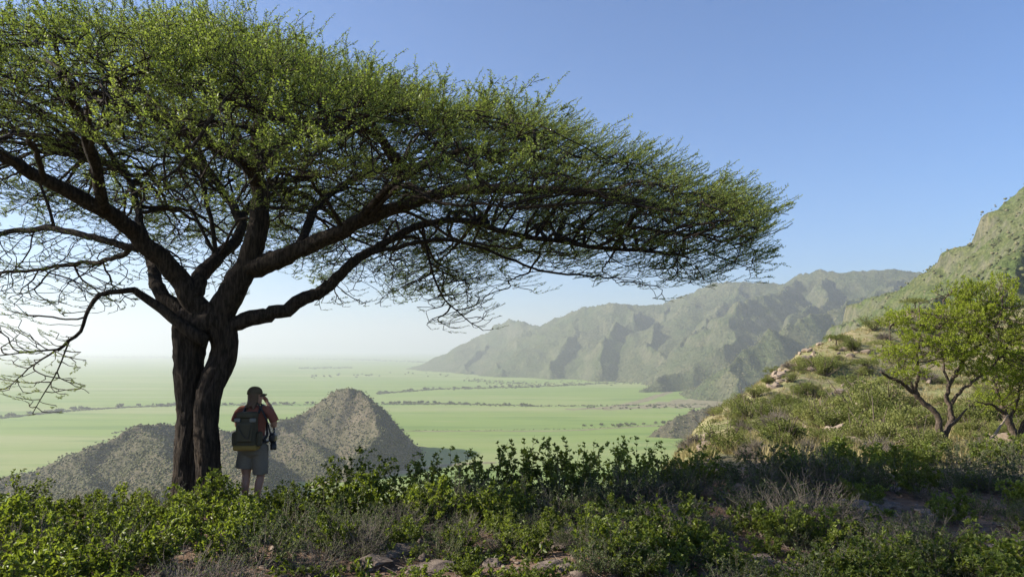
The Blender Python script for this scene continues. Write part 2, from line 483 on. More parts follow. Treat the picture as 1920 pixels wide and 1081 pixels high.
# --- near ground: the plateau we stand on, its cliff edge and the rocky slope at right
def build_near():
    L = ((0, -1.62), (10.8, -2.22), (13.5, -4.4), (18, -9), (45, -45), (150, -140))
    pz = lambda d, y: (d, P(960, y, d)[2])
    T = {-9000: L, -3000: L, -800: L, 300: L, 800: L, 1080: L,
         1160: ((0, -1.62), (11.5, -2.25), (17, -4.6), (22, -8), (55, -45), (155, -140)),
         1220: ((0, -1.62), (13.5, -2.40), (22, -4.4), (32, -6.2), (58, -28), (160, -130)),
         1262: ((0, -1.62), (15.5, -2.55), pz(27, 862), pz(40, 834), (60, -15), (160, -110)),
         1300: ((0, -1.62), pz(18, 858), pz(30, 846), pz(48, 792), (66, -13), (170, -100)),
         1340: ((0, -1.62), pz(19, 850), pz(33, 832), pz(54, 764), (72, -13), (175, -95)),
         1380: ((0, -1.62), pz(20, 846), pz(35, 818), pz(58, 744), (77, -12), (180, -90)),
         1430: ((0, -1.62), pz(20, 844), pz(37, 800), pz(63, 712), (83, -11), (185, -85)),
         1480: ((0, -1.62), pz(20, 844), pz(39, 785), pz(68, 670), (88, -9), (190, -80)),
         1510: ((0, -1.62), pz(20, 844), pz(41, 775), pz(72, 652), (92, -8), (195, -75)),
         1560: ((0, -1.62), pz(20, 844), pz(43, 762), pz(78, 636), (98, -7), (200, -70)),
         1600: ((0, -1.62), pz(20, 844), pz(45, 752), pz(82, 620), (102, -6), (200, -66)),
         1650: ((0, -1.62), pz(20, 843), pz(47, 742), pz(90, 592), (110, -4), (205, -60)),
         1690: ((0, -1.62), pz(20, 842), pz(49, 738), pz(97, 578), (117, -2), (210, -55)),
         1760: ((0, -1.62), pz(20, 842), pz(50, 736), pz(106, 583), (126, 0), (220, -50)),
         1850: ((0, -1.62), pz(20, 840), pz(48, 736), pz(114, 585), (134, 2), (230, -45)),
         1960: ((0, -1.62), pz(20, 840), pz(46, 736), pz(120, 580), (140, 4), (240, -40)),
         2300: ((0, -1.62), pz(20, 836), pz(44, 720), pz(130, 560), (150, 8), (250, -30)),
         9000: ((0, -1.62), pz(20, 836), pz(44, 720), pz(130, 560), (150, 8), (250, -30))}
    px = sorted(T)
    az_k = np.arctan((np.array(px) - 960.0) / FOC)
    az_k[0] = R(-100); az_k[-1] = R(100)
    tab = np.array([[(d, z) for d, z in T[p]] for p in px], float)       # columns x knots x (forward distance, z)
    azg = np.radians(np.arange(-100, 100.01, 0.5))
    rg = np.exp(np.linspace(math.log(0.5), math.log(460), 300))
    ca = np.maximum(np.cos(azg), 0.45)
    Zg = np.empty((len(rg), len(azg)))
    for j, a in enumerate(azg):
        kd = np.array([np.interp(a, az_k, tab[:, k, 0]) for k in range(6)]) / ca[j]
        kz = np.array([np.interp(a, az_k, tab[:, k, 1]) for k in range(6)])
        kd = np.append(kd, max(460.0, kd[-1] + 50)); kz = np.append(kz, -225.0)
        # monotone cubic through the knots
        h = np.diff(kd); s = np.diff(kz) / h
        m = np.zeros(len(kd)); m[0] = s[0]; m[-1] = s[-1]
        for k in range(1, len(kd) - 1):
            if s[k - 1] * s[k] > 0:
                w1, w2 = 2 * h[k] + h[k - 1], h[k] + 2 * h[k - 1]
                m[k] = (w1 + w2) / (w1 / s[k - 1] + w2 / s[k])
        i = np.clip(np.searchsorted(kd, rg) - 1, 0, len(kd) - 2)
        t = np.clip((rg - kd[i]) / h[i], 0, 1)
        Zg[:, j] = ((2 * t**3 - 3 * t**2 + 1) * kz[i] + (t**3 - 2 * t**2 + t) * h[i] * m[i] + (-2 * t**3 + 3 * t**2) * kz[i + 1] + (t**3 - t**2) * h[i] * m[i + 1])
    for _ in range(6):                                                   # soften sideways
        Zg[:, 1:-1] = 0.25 * Zg[:, :-2] + 0.5 * Zg[:, 1:-1] + 0.25 * Zg[:, 2:]
    def zf(x, y):
        x = np.asarray(x, float); y = np.asarray(y, float)
        r = np.maximum(np.hypot(x, y), 0.5); a = np.arctan2(x, y)
        fi = np.clip(np.interp(np.log(r), np.log(rg), np.arange(len(rg))), 0, len(rg) - 1.001)
        fj = np.clip((np.degrees(a) + 100) / 0.5, 0, len(azg) - 1.001)
        i = fi.astype(int); j = fj.astype(int); u = fi - i; v = fj - j
        out = (Zg[i, j] * (1 - u) * (1 - v) + Zg[i + 1, j] * u * (1 - v) + Zg[i, j + 1] * (1 - u) * v + Zg[i + 1, j + 1] * u * v)
        far = sstep(14, 34, r)
        out = out + 0.07 * fbm(x / 1.3, y / 1.3, 4, 3) * (1 - 0.3 * far) + 0.05 * fbm(x / 3.5, y / 3.5, 2, 31)
        out = out + far * (0.42 * fbm(x / 6, y / 6, 5, 6))
        return out
    return zf
ground_z = build_near()

def hillness(x, y):
    return sstep(14.5, 21, np.hypot(x, y) + 0.25 * np.minimum(x - 6, 0) * 0)

def make_near():
    X, Y, RR = polar(-80, 80, 620, 0.7, 420, 330)
    Z = ground_z(X, Y)
    Z = np.maximum(Z, PLAIN - 12)
    V = np.stack([X, Y, Z], -1).reshape(-1, 3)
    m = NT("stony_soil")
    v = m.coord()
    hill = m.attr("hill")
    n1 = m.noise(v, 0.9, 6, 0.6)
    n2 = m.noise(v, 6.0, 6, 0.7)
    n3 = m.noise(v, 0.16, 5, 0.6)
    vo = m.n("ShaderNodeTexVoronoi"); vo.inputs["Scale"].default_value = 7.0; m.l(v, vo.inputs["Vector"])
    vh = m.n("ShaderNodeTexVoronoi"); vh.inputs["Scale"].default_value = 0.9; m.l(v, vh.inputs["Vector"])
    soil = m.mix(m.ramp(n1, [(0.35, (0, 0, 0)), (0.65, (1, 1, 1))]), (0.115, 0.068, 0.043), (0.19, 0.13, 0.09))
    soil = m.mix(m.ramp(n2, [(0.55, (0, 0, 0)), (0.7, (1, 1, 1))]), soil, (0.25, 0.20, 0.16))
    dry = m.mix(m.ramp(n3, [(0.4, (0, 0, 0)), (0.6, (1, 1, 1))]), (0.265, 0.22, 0.12), (0.20, 0.20, 0.08))
    dry = m.mix(m.ramp(n2, [(0.5, (0, 0, 0)), (0.62, (1, 1, 1))]), dry, (0.35, 0.26, 0.185))
    dry = m.mix(m.math('MULTIPLY', m.ramp(n1, [(0.42, (0, 0, 0)), (0.58, (1, 1, 1))]), 0.75), dry, (0.16, 0.175, 0.06))
    c = m.mix(hill, soil, dry)
    h = m.math('ADD', m.math('MULTIPLY', m.math('SUBTRACT', 1.0, vo.outputs["Distance"]), 0.5), n2)
    mat = m.done(m.principled(c, 0.95, m.bump(h, 0.9, 0.07), 0.15))
    me = np_mesh("ground", V, [grid_faces(330, 620)], mat, True, {"hill": hillness(V[:, 0], V[:, 1])})
    tag(link("ground", me), kind="structure")
make_near()

def make_haze():
    m = NT("haze_air")
    vol = m.n("ShaderNodeVolumePrincipled")
    vol.inputs["Color"].default_value = (0.72, 0.745, 0.775, 1)
    vol.inputs["Density"].default_value = HAZE
    vol.inputs["Anisotropy"].default_value = 0.32
    m.l(vol.outputs[0], m.out.inputs["Volume"])
    bm = bmesh.new(); bmesh.ops.create_cube(bm, size=1.0)
    me = bpy.data.meshes.new("haze"); bm.to_mesh(me); bm.free(); me.materials.append(m.m)
    hi, lo = 900.0, PLAIN - 40
    o = link("haze", me, None, (0, 0, (hi + lo) / 2), None, (190000, 190000, hi - lo))
    tag(o, kind="stuff", label="pale morning haze hanging over the plain and mountains", cat="haze")
def make_washes():
    """bare stream beds and tracks lying on the plain"""
    m = NT("wash_soil"); v = m.coord(); f = m.noise(v, 0.03, 5, 0.7)
    mat = m.done(m.principled(m.ramp(f, [(0.35, (0.13, 0.105, 0.07)), (0.55, (0.24, 0.21, 0.12)), (0.75, (0.30, 0.25, 0.17))]), 0.95, m.bump(f, 1.0, 2.0), 0.1))
    def pp(px, py): 
        q = P(px, py, 1.0); return q * (PLAIN / q[2])
    for nm, path in [("stream_bed", [(1060, 766, 2), (1120, 765, 3.5), (1160, 761, 5), (1200, 752, 7), (1235, 742, 7), (1262, 733, 4)]), ("stream_bed", [(1130, 767, 2), (1200, 763, 6), (1260, 757, 14), (1320, 756, 16), (1370, 758, 14)]),
                     ("track", [(500, 932, 5), (560, 918, 6), (620, 904, 7), (690, 893, 9), (760, 883, 7), (840, 872, 4), (930, 866, 2)]), ("track", [(690, 807, 1.2), (900, 808, 1.4), (1080, 806, 1.6), (1240, 797, 1.6)]), ("track", [(520, 838, 1.0), (600, 836, 1.2), (700, 834, 1.0), (800, 838, 1.4)])]:
        path = spline(np.array(path, float), 60); k = np.arange(60)
        hw = path[:, 2] * (1 + 0.45 * fbm(k / 5.0, k * 0.0 + path[0, 0], 3, 7))
        off = 1.2 * fbm(k / 6.0, k * 0.0 + 3.3, 2, 4)
        A = np.array([pp(x, y - w_ * .5 + o_) for (x, y, _), w_, o_ in zip(path, hw, off)]); B = np.array([pp(x, y + w_ * .5 + o_) for (x, y, _), w_, o_ in zip(path, hw, off)])
        V = np.concatenate([A, B]); V[:, 2] = PLAIN + 0.35
        i = np.arange(59)
        tag(link(nm, np_mesh(nm, V, [np.stack([i, i + 1, i + 61, i + 60], -1)], mat)), kind="structure")
make_washes()
HAZE = 1.0e-4
make_haze()
# ------------------------------------------------------------------ trees
def mat_bark(name, c1, c2, scale=6.0, strength=1.0, dist=0.03):
    m = NT(name)
    v = m.coord()
    mp = m.n("ShaderNodeMapping"); mp.inputs["Scale"].default_value = (scale * 2, scale * 2, scale * 0.3)
    m.l(v, mp.inputs[0])
    f = m.noise(mp.outputs[0], 3.0, 6, 0.65)
    g = m.noise(v, scale * 4, 4)
    rf = m.ramp(f, [(0.42, (0, 0, 0)), (0.6, (1, 1, 1))])
    c = m.mix(m.math("MULTIPLY", rf, 0.8), c1, c2)
    h = m.math('ADD', m.math('MULTIPLY', f, 1.0), m.math('MULTIPLY', g, 0.25))
    return m.done(m.principled(c, 0.92, m.bump(h, strength, dist), 0.15))

M_bark = mat_bark("acacia_bark", (0.017, 0.013, 0.010), (0.058, 0.044, 0.033))
M_twig = mat_bark("acacia_twig", (0.02, 0.015, 0.012), (0.05, 0.038, 0.029), 10, 0.5, 0.01)
M_acacia = mat_leaf("acacia_leaf", (0.09, 0.117, 0.032), (0.175, 0.218, 0.058), (0.275, 0.31, 0.095), 0.45, (1.2, 1.3, 0.6))

def grow(seeds, pts, D, kill, infl, rng, zbias=0.7, maxit=400, inertia=0.35):
    """space colonisation. seeds: list of (pos, dir, parent). returns pos, parent arrays"""
    pos = [s[0] for s in seeds]; par = [s[2] for s in seeds]; dr = [s[1] for s in seeds]
    Pn = np.array(pos); Dn = np.array(dr)
    N0 = len(Pn)
    near = np.full(len(pts), -1); nd = np.full(len(pts), 1e9)
    for i in range(0, N0, 200):
        d = np.linalg.norm(pts[:, None] - Pn[None, i:i + 200], axis=2)
        k = d.argmin(1); dm = d[np.arange(len(pts)), k]
        u = dm < nd; nd[u] = dm[u]; near[u] = k[u] + i
    alive = nd > kill
    par = list(par)
    P_list = [Pn]; D_list = [Dn]; total = N0
    allP = Pn.copy(); allD = Dn.copy(); kidn = np.zeros(400000, int)
    for it in range(maxit):
        a = alive & (nd < infl)
        if not a.any(): break
        idx = near[a]; v = pts[a] - allP[idx]; v /= np.linalg.norm(v, axis=1)[:, None] + 1e-9
        un, inv = np.unique(idx, return_inverse=True)
        kidn[un] += 1
        acc = np.zeros((len(un), 3)); np.add.at(acc, inv, v)
        acc /= np.linalg.norm(acc, axis=1)[:, None] + 1e-9
        acc += inertia * allD[un] + rng.normal(0, 0.14, acc.shape)
        acc[:, 2] *= zbias
        acc /= np.linalg.norm(acc, axis=1)[:, None] + 1e-9
        new = allP[un] + D * acc
        # drop growth that goes nowhere
        base = total
        allP = np.concatenate([allP, new]); allD = np.concatenate([allD, acc]); par.extend(un.tolist()); total += len(new)
        ii = np.where(alive)[0]
        for s in range(0, len(new), 300):
            d = np.linalg.norm(pts[ii, None] - new[None, s:s + 300], axis=2)
            k = d.argmin(1); dm = d[np.arange(len(ii)), k]
            u = dm < nd[ii]; nd[ii[u]] = dm[u]; near[ii[u]] = base + s + k[u]
        alive &= nd > kill
        alive &= ~((kidn[near] >= 5) & (nd < infl))
        # points whose node keeps failing: retire slowly
        if it % 6 == 5:
            alive &= ~((rng.random(len(pts)) < 0.03) & (nd < infl))
        if total > 90000: break
    return allP, np.array(par), allD

def pipe(par, n0, tip=0.0048, e=2.12, cap=0.06):
    n = len(par)
    acc = np.zeros(n); kids = np.zeros(n, int)
    for i in range(n - 1, -1, -1):
        if kids[i] == 0: acc[i] = tip ** e
        p = par[i]
        if p >= 0: acc[p] += acc[i]; kids[p] += 1
    return np.minimum(acc ** (1 / e), cap), kids

def twig_mesh(pos, par, rad, n0, mb):
    """prisms between every grown node and its parent"""
    n = len(pos)
    c = np.arange(n0, n); p = par[c]
    a = pos[p]; b = pos[c]; ra = np.minimum(rad[p], rad[c] * 1.35); rb = rad[c]
    t = b - a; t /= np.linalg.norm(t, axis=1)[:, None] + 1e-9
    ref = np.where(np.abs(t[:, 2:3]) < 0.9, np.array([[0, 0, 1.0]]), np.array([[0, 1.0, 0]]))
    u = np.cross(t, ref); u /= np.linalg.norm(u, axis=1)[:, None]; w_ = np.cross(t, u)
    for big, k in ((True, 6), (False, 3)):
        m = (rb > 0.012) == big
        if not m.any(): continue
        ang = np.linspace(0, 2 * math.pi, k, endpoint=False)
        ring = lambda q, r: q[m][:, None] + r[m][:, None, None] * (np.cos(ang)[None, :, None] * u[m][:, None] + np.sin(ang)[None, :, None] * w_[m][:, None])
        V = np.concatenate([ring(a, ra), ring(b, rb)], 1)          # M, 2k, 3
        M = len(V)
        i = np.arange(M)[:, None] * 2 * k + np.arange(k)[None]
        j = np.arange(M)[:, None] * 2 * k + (np.arange(k)[None] + 1) % k
        mb.add(V.reshape(-1, 3), np.stack([i, j, j + k, i + k], -1).reshape(-1, 4))

def spray_template(rng, length=0.42, nside=5, step=0.017, leaf=0.0245, spread=0.33, width=0.42, zs=1.0):
    """a feathery acacia shoot along +X, up +Z: leaf quads and stem segments"""
    quads = []; stems = []
    def run(p, d, L, curve):
        k = max(2, int(L / step)); q = p.copy(); prev = p.copy()
        for i in range(k):
            d = d + curve / k + rng.normal(0, 0.05, 3); d /= np.linalg.norm(d)
            q = q + d * step
            for _ in range(2):
                s = np.cross(d, rng.normal(0, 1, 3)); s /= np.linalg.norm(s) + 1e-9
                o = s * 0.8 + d * rng.uniform(0.1, 0.8) + np.array([0, 0, 0.25]); o[2] *= zs; o /= np.linalg.norm(o)
                n = np.cross(o, rng.normal(0, 1, 3)); n /= np.linalg.norm(n) + 1e-9
                l = leaf * rng.uniform(0.6, 1.25); wd = l * width
                quads.append([q, q + o * l * 0.5 + n * wd * 0.5, q + o * l, q + o * l * 0.5 - n * wd * 0.5])
        stems.append((p, q))
        return q
    p = np.zeros(3); d = np.array([1.0, 0, 0.1])
    m = 4
    for i in range(m):
        d = d + np.array([0, rng.normal(0, 0.12), 0.10]); d /= np.linalg.norm(d)
        q = p + d * length / m
        if i > 0: run(p, d, length / m, np.zeros(3))
        else: stems.append((p, q))
        for _ in range(max(1, nside // m + (rng.random() < 0.5))):
            s = np.array([0.75, rng.normal(0, 0.75), rng.normal(0.15, 0.2)])
            s /= np.linalg.norm(s)
            run(p + (q - p) * rng.random(), s, length * rng.uniform(0.18, spread), np.array([0.1, 0, 0.35]))
        p = q
    return np.array(quads), np.array(stems)

def place_sprays(tpls, pos, dirs, scale, rng, leaf_mb, twig_mb, tint, stem_r=0.0022, flat=0.3):
    which = rng.integers(0, len(tpls), len(pos))
    for k, (Q, St) in enumerate(tpls):
        m = np.where(which == k)[0]
        if not len(m): continue
        x = dirs[m] / (np.linalg.norm(dirs[m], axis=1)[:, None] + 1e-9)
        z = np.array([[0, 0, 1.0]]) + rng.normal(0, flat, (len(m), 3))
        y = np.cross(z, x); y /= np.linalg.norm(y, axis=1)[:, None] + 1e-9
        z = np.cross(x, y)
        B = np.stack([x, y, z], 1) * scale[m][:, None, None]           # rows = local axes
        V = pos[m][:, None] + np.einsum('qc,mcd->mqd', Q.reshape(-1, 3), B)
        nq = len(Q)
        lt = np.clip(tint[m][:, None] + rng.normal(0, 0.10, (len(m), nq)), 0, 1)
        leaf_mb.add(V.reshape(-1, 3), np.arange(len(m) * nq * 4).reshape(-1, 4), None, np.repeat(lt.ravel(), 4))
        if twig_mb is not None:
            A = pos[m][:, None] + np.einsum('qc,mcd->mqd', St[:, 0], B)
            E = pos[m][:, None] + np.einsum('qc,mcd->mqd', St[:, 1], B)
            A = A.reshape(-1, 3); E = E.reshape(-1, 3)
            t = E - A; t /= np.linalg.norm(t, axis=1)[:, None] + 1e-9
            u = np.cross(t, np.array([[0.3, 0.5, 0.81]])); u /= np.linalg.norm(u, axis=1)[:, None] + 1e-9
            w_ = np.cross(t, u)
            ang = np.array([0, 2.094, 4.189])
            off = np.cos(ang)[None, :, None] * u[:, None] + np.sin(ang)[None, :, None] * w_[:, None]
            VV = np.concatenate([A[:, None] + off * stem_r, E[:, None] + off * stem_r * 0.55], 1)
            i = np.arange(len(A))[:, None] * 6 + np.arange(3)[None]; j = np.arange(len(A))[:, None] * 6 + (np.arange(3)[None] + 1) % 3
            twig_mb.add(VV.reshape(-1, 3), np.stack([i, j, j + 3, i + 3], -1).reshape(-1, 4))

# ---------------- the big umbrella acacia
D0 = 9.8
def PL(path):
    return np.array([P(x, y, D0 + s) for x, y, s in path])

def big_acacia():
    rng = np.random.default_rng(11)
    base = P(372, 950, D0)
    base[2] = float(ground_z(base[0], base[1]))
    root = empty("acacia_tree", base, "huge flat-topped umbrella acacia with dark forked trunk shading the hiker", "tree")
    off = base
    # trunk: two stems grown together
    tm = MB()
    ls = spline(PL([(352, 985, .05), (350, 930, .05), (351, 880, 0.02), (353, 830, 0), (355, 780, 0), (354, 730, 0), (354, 685, 0), (356, 645, 0.02), (362, 612, 0.05), (372, 588, 0.06)]), 70)
    lr = np.interp(np.linspace(0, 1, 70), [0, .08, .2, .45, .7, .85, 1], np.array([31, 26, 22, 21, 26, 33, 30]) * 0.00707)
    V, Q, T = tube(ls, lr, 40, rough=0.10, seed=2, furrow=0.022); tm.add(V - off, Q, T)
    rs = spline(PL([(400, 985, -.1), (395, 930, -.1), (391, 880, -.12), (388, 830, -.14), (387, 785, -.14), (391, 745, -.12), (403, 708, -.06), (418, 672, 0), (422, 645, 0), (416, 618, 0), (404, 592, 0), (395, 570, 0)]), 70)
    rr = np.interp(np.linspace(0, 1, 70), [0, .08, .2, .45, .6, .75, .88, 1], np.array([26, 21, 19, 20, 22, 22, 27, 24]) * 0.00707)
    V, Q, T = tube(rs, rr, 40, rough=0.10, seed=7, furrow=0.022); tm.add(V - off, Q, T)
    ms = spline(PL([(374, 990, 0), (372, 900, 0.06), (374, 800, 0.05), (374, 735, 0.03), (376, 715, .03)]), 40)      # the seam between the stems
    V, Q, T = tube(ms, np.array([24] * 20 + list(np.linspace(24, 12, 20))) * 0.00707, 26, rough=0.1, seed=9, furrow=0.02); tm.add(V - off, Q, T)
    cr = spline(PL([(352, 640, .02), (372, 612, .0), (398, 600, -.02), (420, 590, 0)]), 24)      # saddle under the fork
    V, Q, T = tube(cr, np.array([22, 27, 27, 22]).repeat(6) * 0.00707, 28, rough=0.1, seed=4, furrow=0.015); tm.add(V - off, Q, T)
    link("trunk", tm.mesh("trunk", M_bark), root)
    limbs = [
        # (path, r0 px, r1 px)
        ([(405, 618, 0), (378, 580, -.05), (345, 535, -.1), (312, 495, -.2), (270, 457, -.4), (235, 422, -.6), (190, 392, -.9), (130, 362, -1.2), (60, 325, -1.5), (0, 290, -1.7), (-110, 240, -1.8), (-260, 215, -1.6), (-420, 220, -1.2)], 27, 4),
        ([(362, 625, .05), (337, 583, .1), (302, 548, .2), (286, 512, .4), (281, 480, .7), (270, 440, 1.1), (255, 385, 1.7), (235, 330, 2.2), (180, 300, 2.8)], 20, 4),
        ([(360, 560, -.1), (378, 515, .1), (405, 485, .4), (440, 452, .8), (452, 420, 1.0), (432, 380, 1.3), (400, 335, 1.8), (350, 305, 2.4)], 20, 5),
        ([(408, 612, 0), (420, 580, 0), (441, 540, 0), (463, 495, 0), (477, 455, 0), (487, 415, .05), (489, 370, .1), (482, 330, .1), (500, 295, .3), (545, 262, .6), (610, 235, 1.0), (700, 222, 1.5), (800, 230, 2.0)], 35, 5),
        ([(484, 345, .1), (460, 305, -.3), (400, 272, -.8), (330, 240, -1.2), (250, 205, -1.5), (160, 180, -1.8)], 17, 5),
        ([(480, 340, .1), (478, 290, -.7), (482, 240, -1.6), (500, 200, -2.4)], 14, 4),
        ([(462, 505, 0), (500, 493, -.05), (535, 481, -.1), (573, 464, -.15), (620, 441, -.25), (662, 421, -.35), (720, 399, -.5), (780, 379, -.65), (850, 361, -.8), (950, 352, -.9), (1060, 357, -1.0), (1160, 370, -1.0), (1260, 396, -.9), (1340, 404, -.8)], 25, 3),
        ([(420, 615, 0), (450, 603, .02), (500, 592, .08), (540, 577, .15), (580, 557, .25), (610, 540, .35), (632, 519, .45), (655, 495, .55), (700, 466, .75), (745, 441, .9), (790, 421, 1.1), (860, 414, 1.3), (960, 438, 1.5), (1060, 453, 1.6), (1180, 468, 1.6), (1280, 478, 1.5)], 19, 3),
        ([(385, 640, -.22), (345, 608, -.25), (307, 579, -.25), (275, 556, -.3), (255, 543, -.35), (225, 548, -.45), (190, 553, -.55), (170, 570, -.6), (158, 595, -.65), (150, 618, -.7), (128, 640, -.75), (105, 657, -.8)], 15, 2.5),
        ([(258, 464, -.4), (180, 447, -.3), (90, 427, 0), (0, 436, .3), (-120, 440, .6)], 9, 4),
        ([(258, 458, -.4), (225, 480, .2), (180, 490, .6), (100, 502, 1.0), (0, 512, 1.4)], 7, 3),
        ([(195, 396, -.9), (180, 320, -1.3), (160, 250, -1.7), (135, 190, -2.1), (110, 140, -2.5)], 13, 4),
        ([(452, 425, 1.0), (470, 380, 1.8), (520, 345, 2.6), (600, 330, 3.3)], 12, 4),
        ([(790, 425, 1.1), (800, 460, 1.0), (812, 510, .9), (835, 560, .8), (868, 592, .8), (905, 618, .8)], 4, .8),
        ([(662, 421, -.35), (740, 345, -.9), (840, 290, -1.3), (960, 280, -1.5), (1080, 310, -1.5)], 9, 3),
        ([(560, 470, -.15), (600, 380, .6), (700, 320, 1.5), (820, 310, 2.3), (950, 340, 2.6)], 11, 3),
        ([(105, 657, -.8), (60, 685, -.9), (20, 722, -1.0)], 2.2, .8),
        ([(130, 638, -.75), (108, 690, -.7), (80, 740, -.7), (60, 775, -.75)], 2.0, .7),
        ([(110, 655, -.8), (50, 660, -1.0), (-30, 670, -1.2)], 2.2, .8),
    ]
    seeds = []; bough_ok = []
    for li, (path, r0, r1) in enumerate(limbs):
        pts0 = PL(path)
        L = np.linalg.norm(np.diff(pts0, axis=0), axis=1).sum()
        n = max(8, int(L / 0.10))
        pts = spline(pts0, n)
        wob = rng.normal(0, 0.012, pts.shape); wob[0] = 0
        wob = (wob + np.roll(wob, 1, 0) + np.roll(wob, -1, 0)) / 1.7
        pts = pts + wob * min(1, L / 2)
        t = np.linspace(0, 1, n)
        rad = (r1 + (r0 * 0.79 - r1) * (1 - t) ** (2.4 if li == 8 else 1.05)) * 0.00707
        V, Q, T = tube(pts - off, rad, 22 if r0 > 15 else (14 if r0 > 6 else 8), rough=0.13, seed=li + 3, furrow=0.006 if r0 > 10 else 0)
        mb = MB().add(V, Q, T)
        link("limb", mb.mesh("limb", M_bark), root)
        tan = np.gradient(pts, axis=0); tan /= np.linalg.norm(tan, axis=1)[:, None]
        start = 0 if r0 < 14 else int(n * 0.28)
        for i in range(start, n):
            seeds.append((pts[i], tan[i], -1)); bough_ok.append(li not in (8, 13, 16, 17, 18))
    # the crown: an umbrella, drooping towards its rim
    cx = P(395, 600, D0)[0]
    topx = np.array([-700, -400, 0, 340, 450, 560, 680, 800, 900, 1000, 1080, 1200, 1300, 1400, 1480, 1560])
    topy = np.array([90, 30, 18, 24, 48, 92, 132, 172, 188, 198, 238, 268, 312, 362, 400, 430])
    botx = np.array([-700, 0, 100, 250, 450, 560, 700, 800, 880, 940, 1000, 1100, 1250, 1350, 1440, 1490])
    boty = np.array([600, 600, 590, 560, 590, 575, 565, 560, 575, 530, 520, 520, 530, 508, 482, 410])
    xs = np.array([P(px, 500, D0)[0] for px in topx]); A = np.array([P(960, py, D0)[2] for py in topy])
    def crown_pts(n):
        out = []; wgt = []
        while len(out) < n:
            k = n * 4
            x = rng.uniform(cx - 8.6, cx + 7.9, k); s = rng.uniform(-4.5, 6.2, k)
            b = np.where(s < 0, 4.5, 6.2)
            Rx = np.where(x < cx, np.where(s < -0.5, 5.6, 8.2), 7.9)
            rho = np.sqrt(((x - cx) / Rx) ** 2 + (s / b) ** 2)
            zt = np.interp(x, xs, A) * (1 - np.where(s < 0, 0.40, 0.46) * (np.abs(s) / b) ** 2.0)
            lump = 0.32 * fbm(x / 1.3, s / 1.3, 3, 5)
            th = (2.35 - 1.3 * rho) * np.clip(1.0 + 0.3 * fbm(x / 2 + 7, s / 2, 2, 8), .6, 1.4)
            f = rng.random(k) ** 1.35
            f = np.where(rng.random(k) < 0.75, (np.floor(f * 5) + 0.5 + rng.normal(0, 0.13, k)) / 5, f)
            z = zt + lump - 0.1 - th * f
            p = np.stack([x, D0 + s, z], -1)
            px, py = proj(p)
            ok = (rho < 1 + 0.05 * fbm(x, s, 2, 3)) & (py > np.interp(px, topx, topy) + 34) & (py < np.interp(px, botx, boty)) & (px < 1395)
            ok &= ~((f > 0.75) & (rng.random(k) < 0.35))
            for q in p[ok]: out.append(q)
        return np.array(out[:n])
    # foliage pads: flat plumes lying one over the other along the umbrella
    cen = crown_pts(6000)
    def zsurf(p):
        sx = p[:, 1] - D0; bb = np.where(sx < 0, 4.5, 6.2)
        return np.interp(p[:, 0], xs, A) * (1 - np.where(sx < 0, .40, .46) * (np.abs(sx) / bb) ** 2)
    dep = zsurf(cen) - cen[:, 2]
    pads = []; low = []
    for q, dq in zip(cen, dep):
        if dq < 0.60:
            if all((q[0] - r[0]) ** 2 + (q[1] - r[1]) ** 2 + (2.6 * (q[2] - r[2])) ** 2 > 0.60 ** 2 for r in pads): pads.append(q)
        elif dq > 0.85:
            if all((q[0] - r[0]) ** 2 + (q[1] - r[1]) ** 2 + (2.2 * (q[2] - r[2])) ** 2 > 0.78 ** 2 for r in low): low.append(q)
    print("pads", len(pads), len(low))
    npd = len(pads); pads = np.array(pads + low)
    cnt_ = np.where(np.arange(len(pads)) < npd, 105, 92)
    ids = np.repeat(np.arange(len(pads)), cnt_)
    out = pads - np.array([cx, D0, 0]); out[:, 2] = 0; rr_ = np.linalg.norm(out, axis=1)[:, None]; out = out / (rr_ + 1e-6)
    out[:, 2] = -0.06 - 0.24 * np.clip(rr_[:, 0] / 7, 0, 1)
    sd2 = np.stack([-out[:, 1], out[:, 0], 0 * out[:, 0]], -1)
    u = rng.normal(0, 1, (len(ids), 3)); u /= np.linalg.norm(u, axis=1)[:, None]; u *= rng.random((len(ids), 1)) ** 0.4
    big = np.where(np.arange(len(pads)) < npd, 1.0, 1.35)
    A_ = (rng.uniform(0.42, 0.85, len(pads)) * big)[ids]; B_ = (rng.uniform(0.3, 0.5, len(pads)) * big)[ids]; C_ = rng.uniform(0.04, 0.09, len(pads))[ids]
    pts = pads[ids] + out[ids] * (u[:, 0] * A_)[:, None] + sd2[ids] * (u[:, 1] * B_)[:, None] + np.array([[0, 0, 1.0]]) * (u[:, 2] * C_)[:, None]
    px, py = proj(pts)
    pts = pts[(py > np.interp(px, topx, topy) + 26) & (px < 1415)]
    # boughs that run out level from the limbs to the pads
    tw = MB(); seed_ok = np.array(bough_ok); sp_ = np.array([q[0] for q in seeds]); sr_ = np.hypot(sp_[:, 0] - cx, sp_[:, 1] - D0)
    order_ = rng.permutation(len(pads))[:270]
    for k in order_:
        c = pads[k]; rc = rr_[k, 0]
        ok = seed_ok & (sr_ < rc - 0.7) & (sp_[:, 2] < c[2] + 0.25)
        if not ok.any(): continue
        j = np.where(ok)[0][np.argmin(np.linalg.norm((sp_[ok] - c) * np.array([1, 1, 1.6]), axis=1))]
        a0 = sp_[j]; L = np.linalg.norm(c - a0)
        if L > 4.5: continue
        e = c + out[k] * 0.35
        q = spline([a0, a0 + (c - a0) * 0.35 + np.array([0, 0, 0.16 * min(L, 2) + rng.normal(0, .05)]) + sd2[k] * rng.normal(0, .12), a0 + (c - a0) * 0.7 + np.array([0, 0, 0.06]) + sd2[k] * rng.normal(0, .1), c, e], max(8, int(L / .1)))
        q[1:] += rng.normal(0, .012, (len(q) - 1, 3))
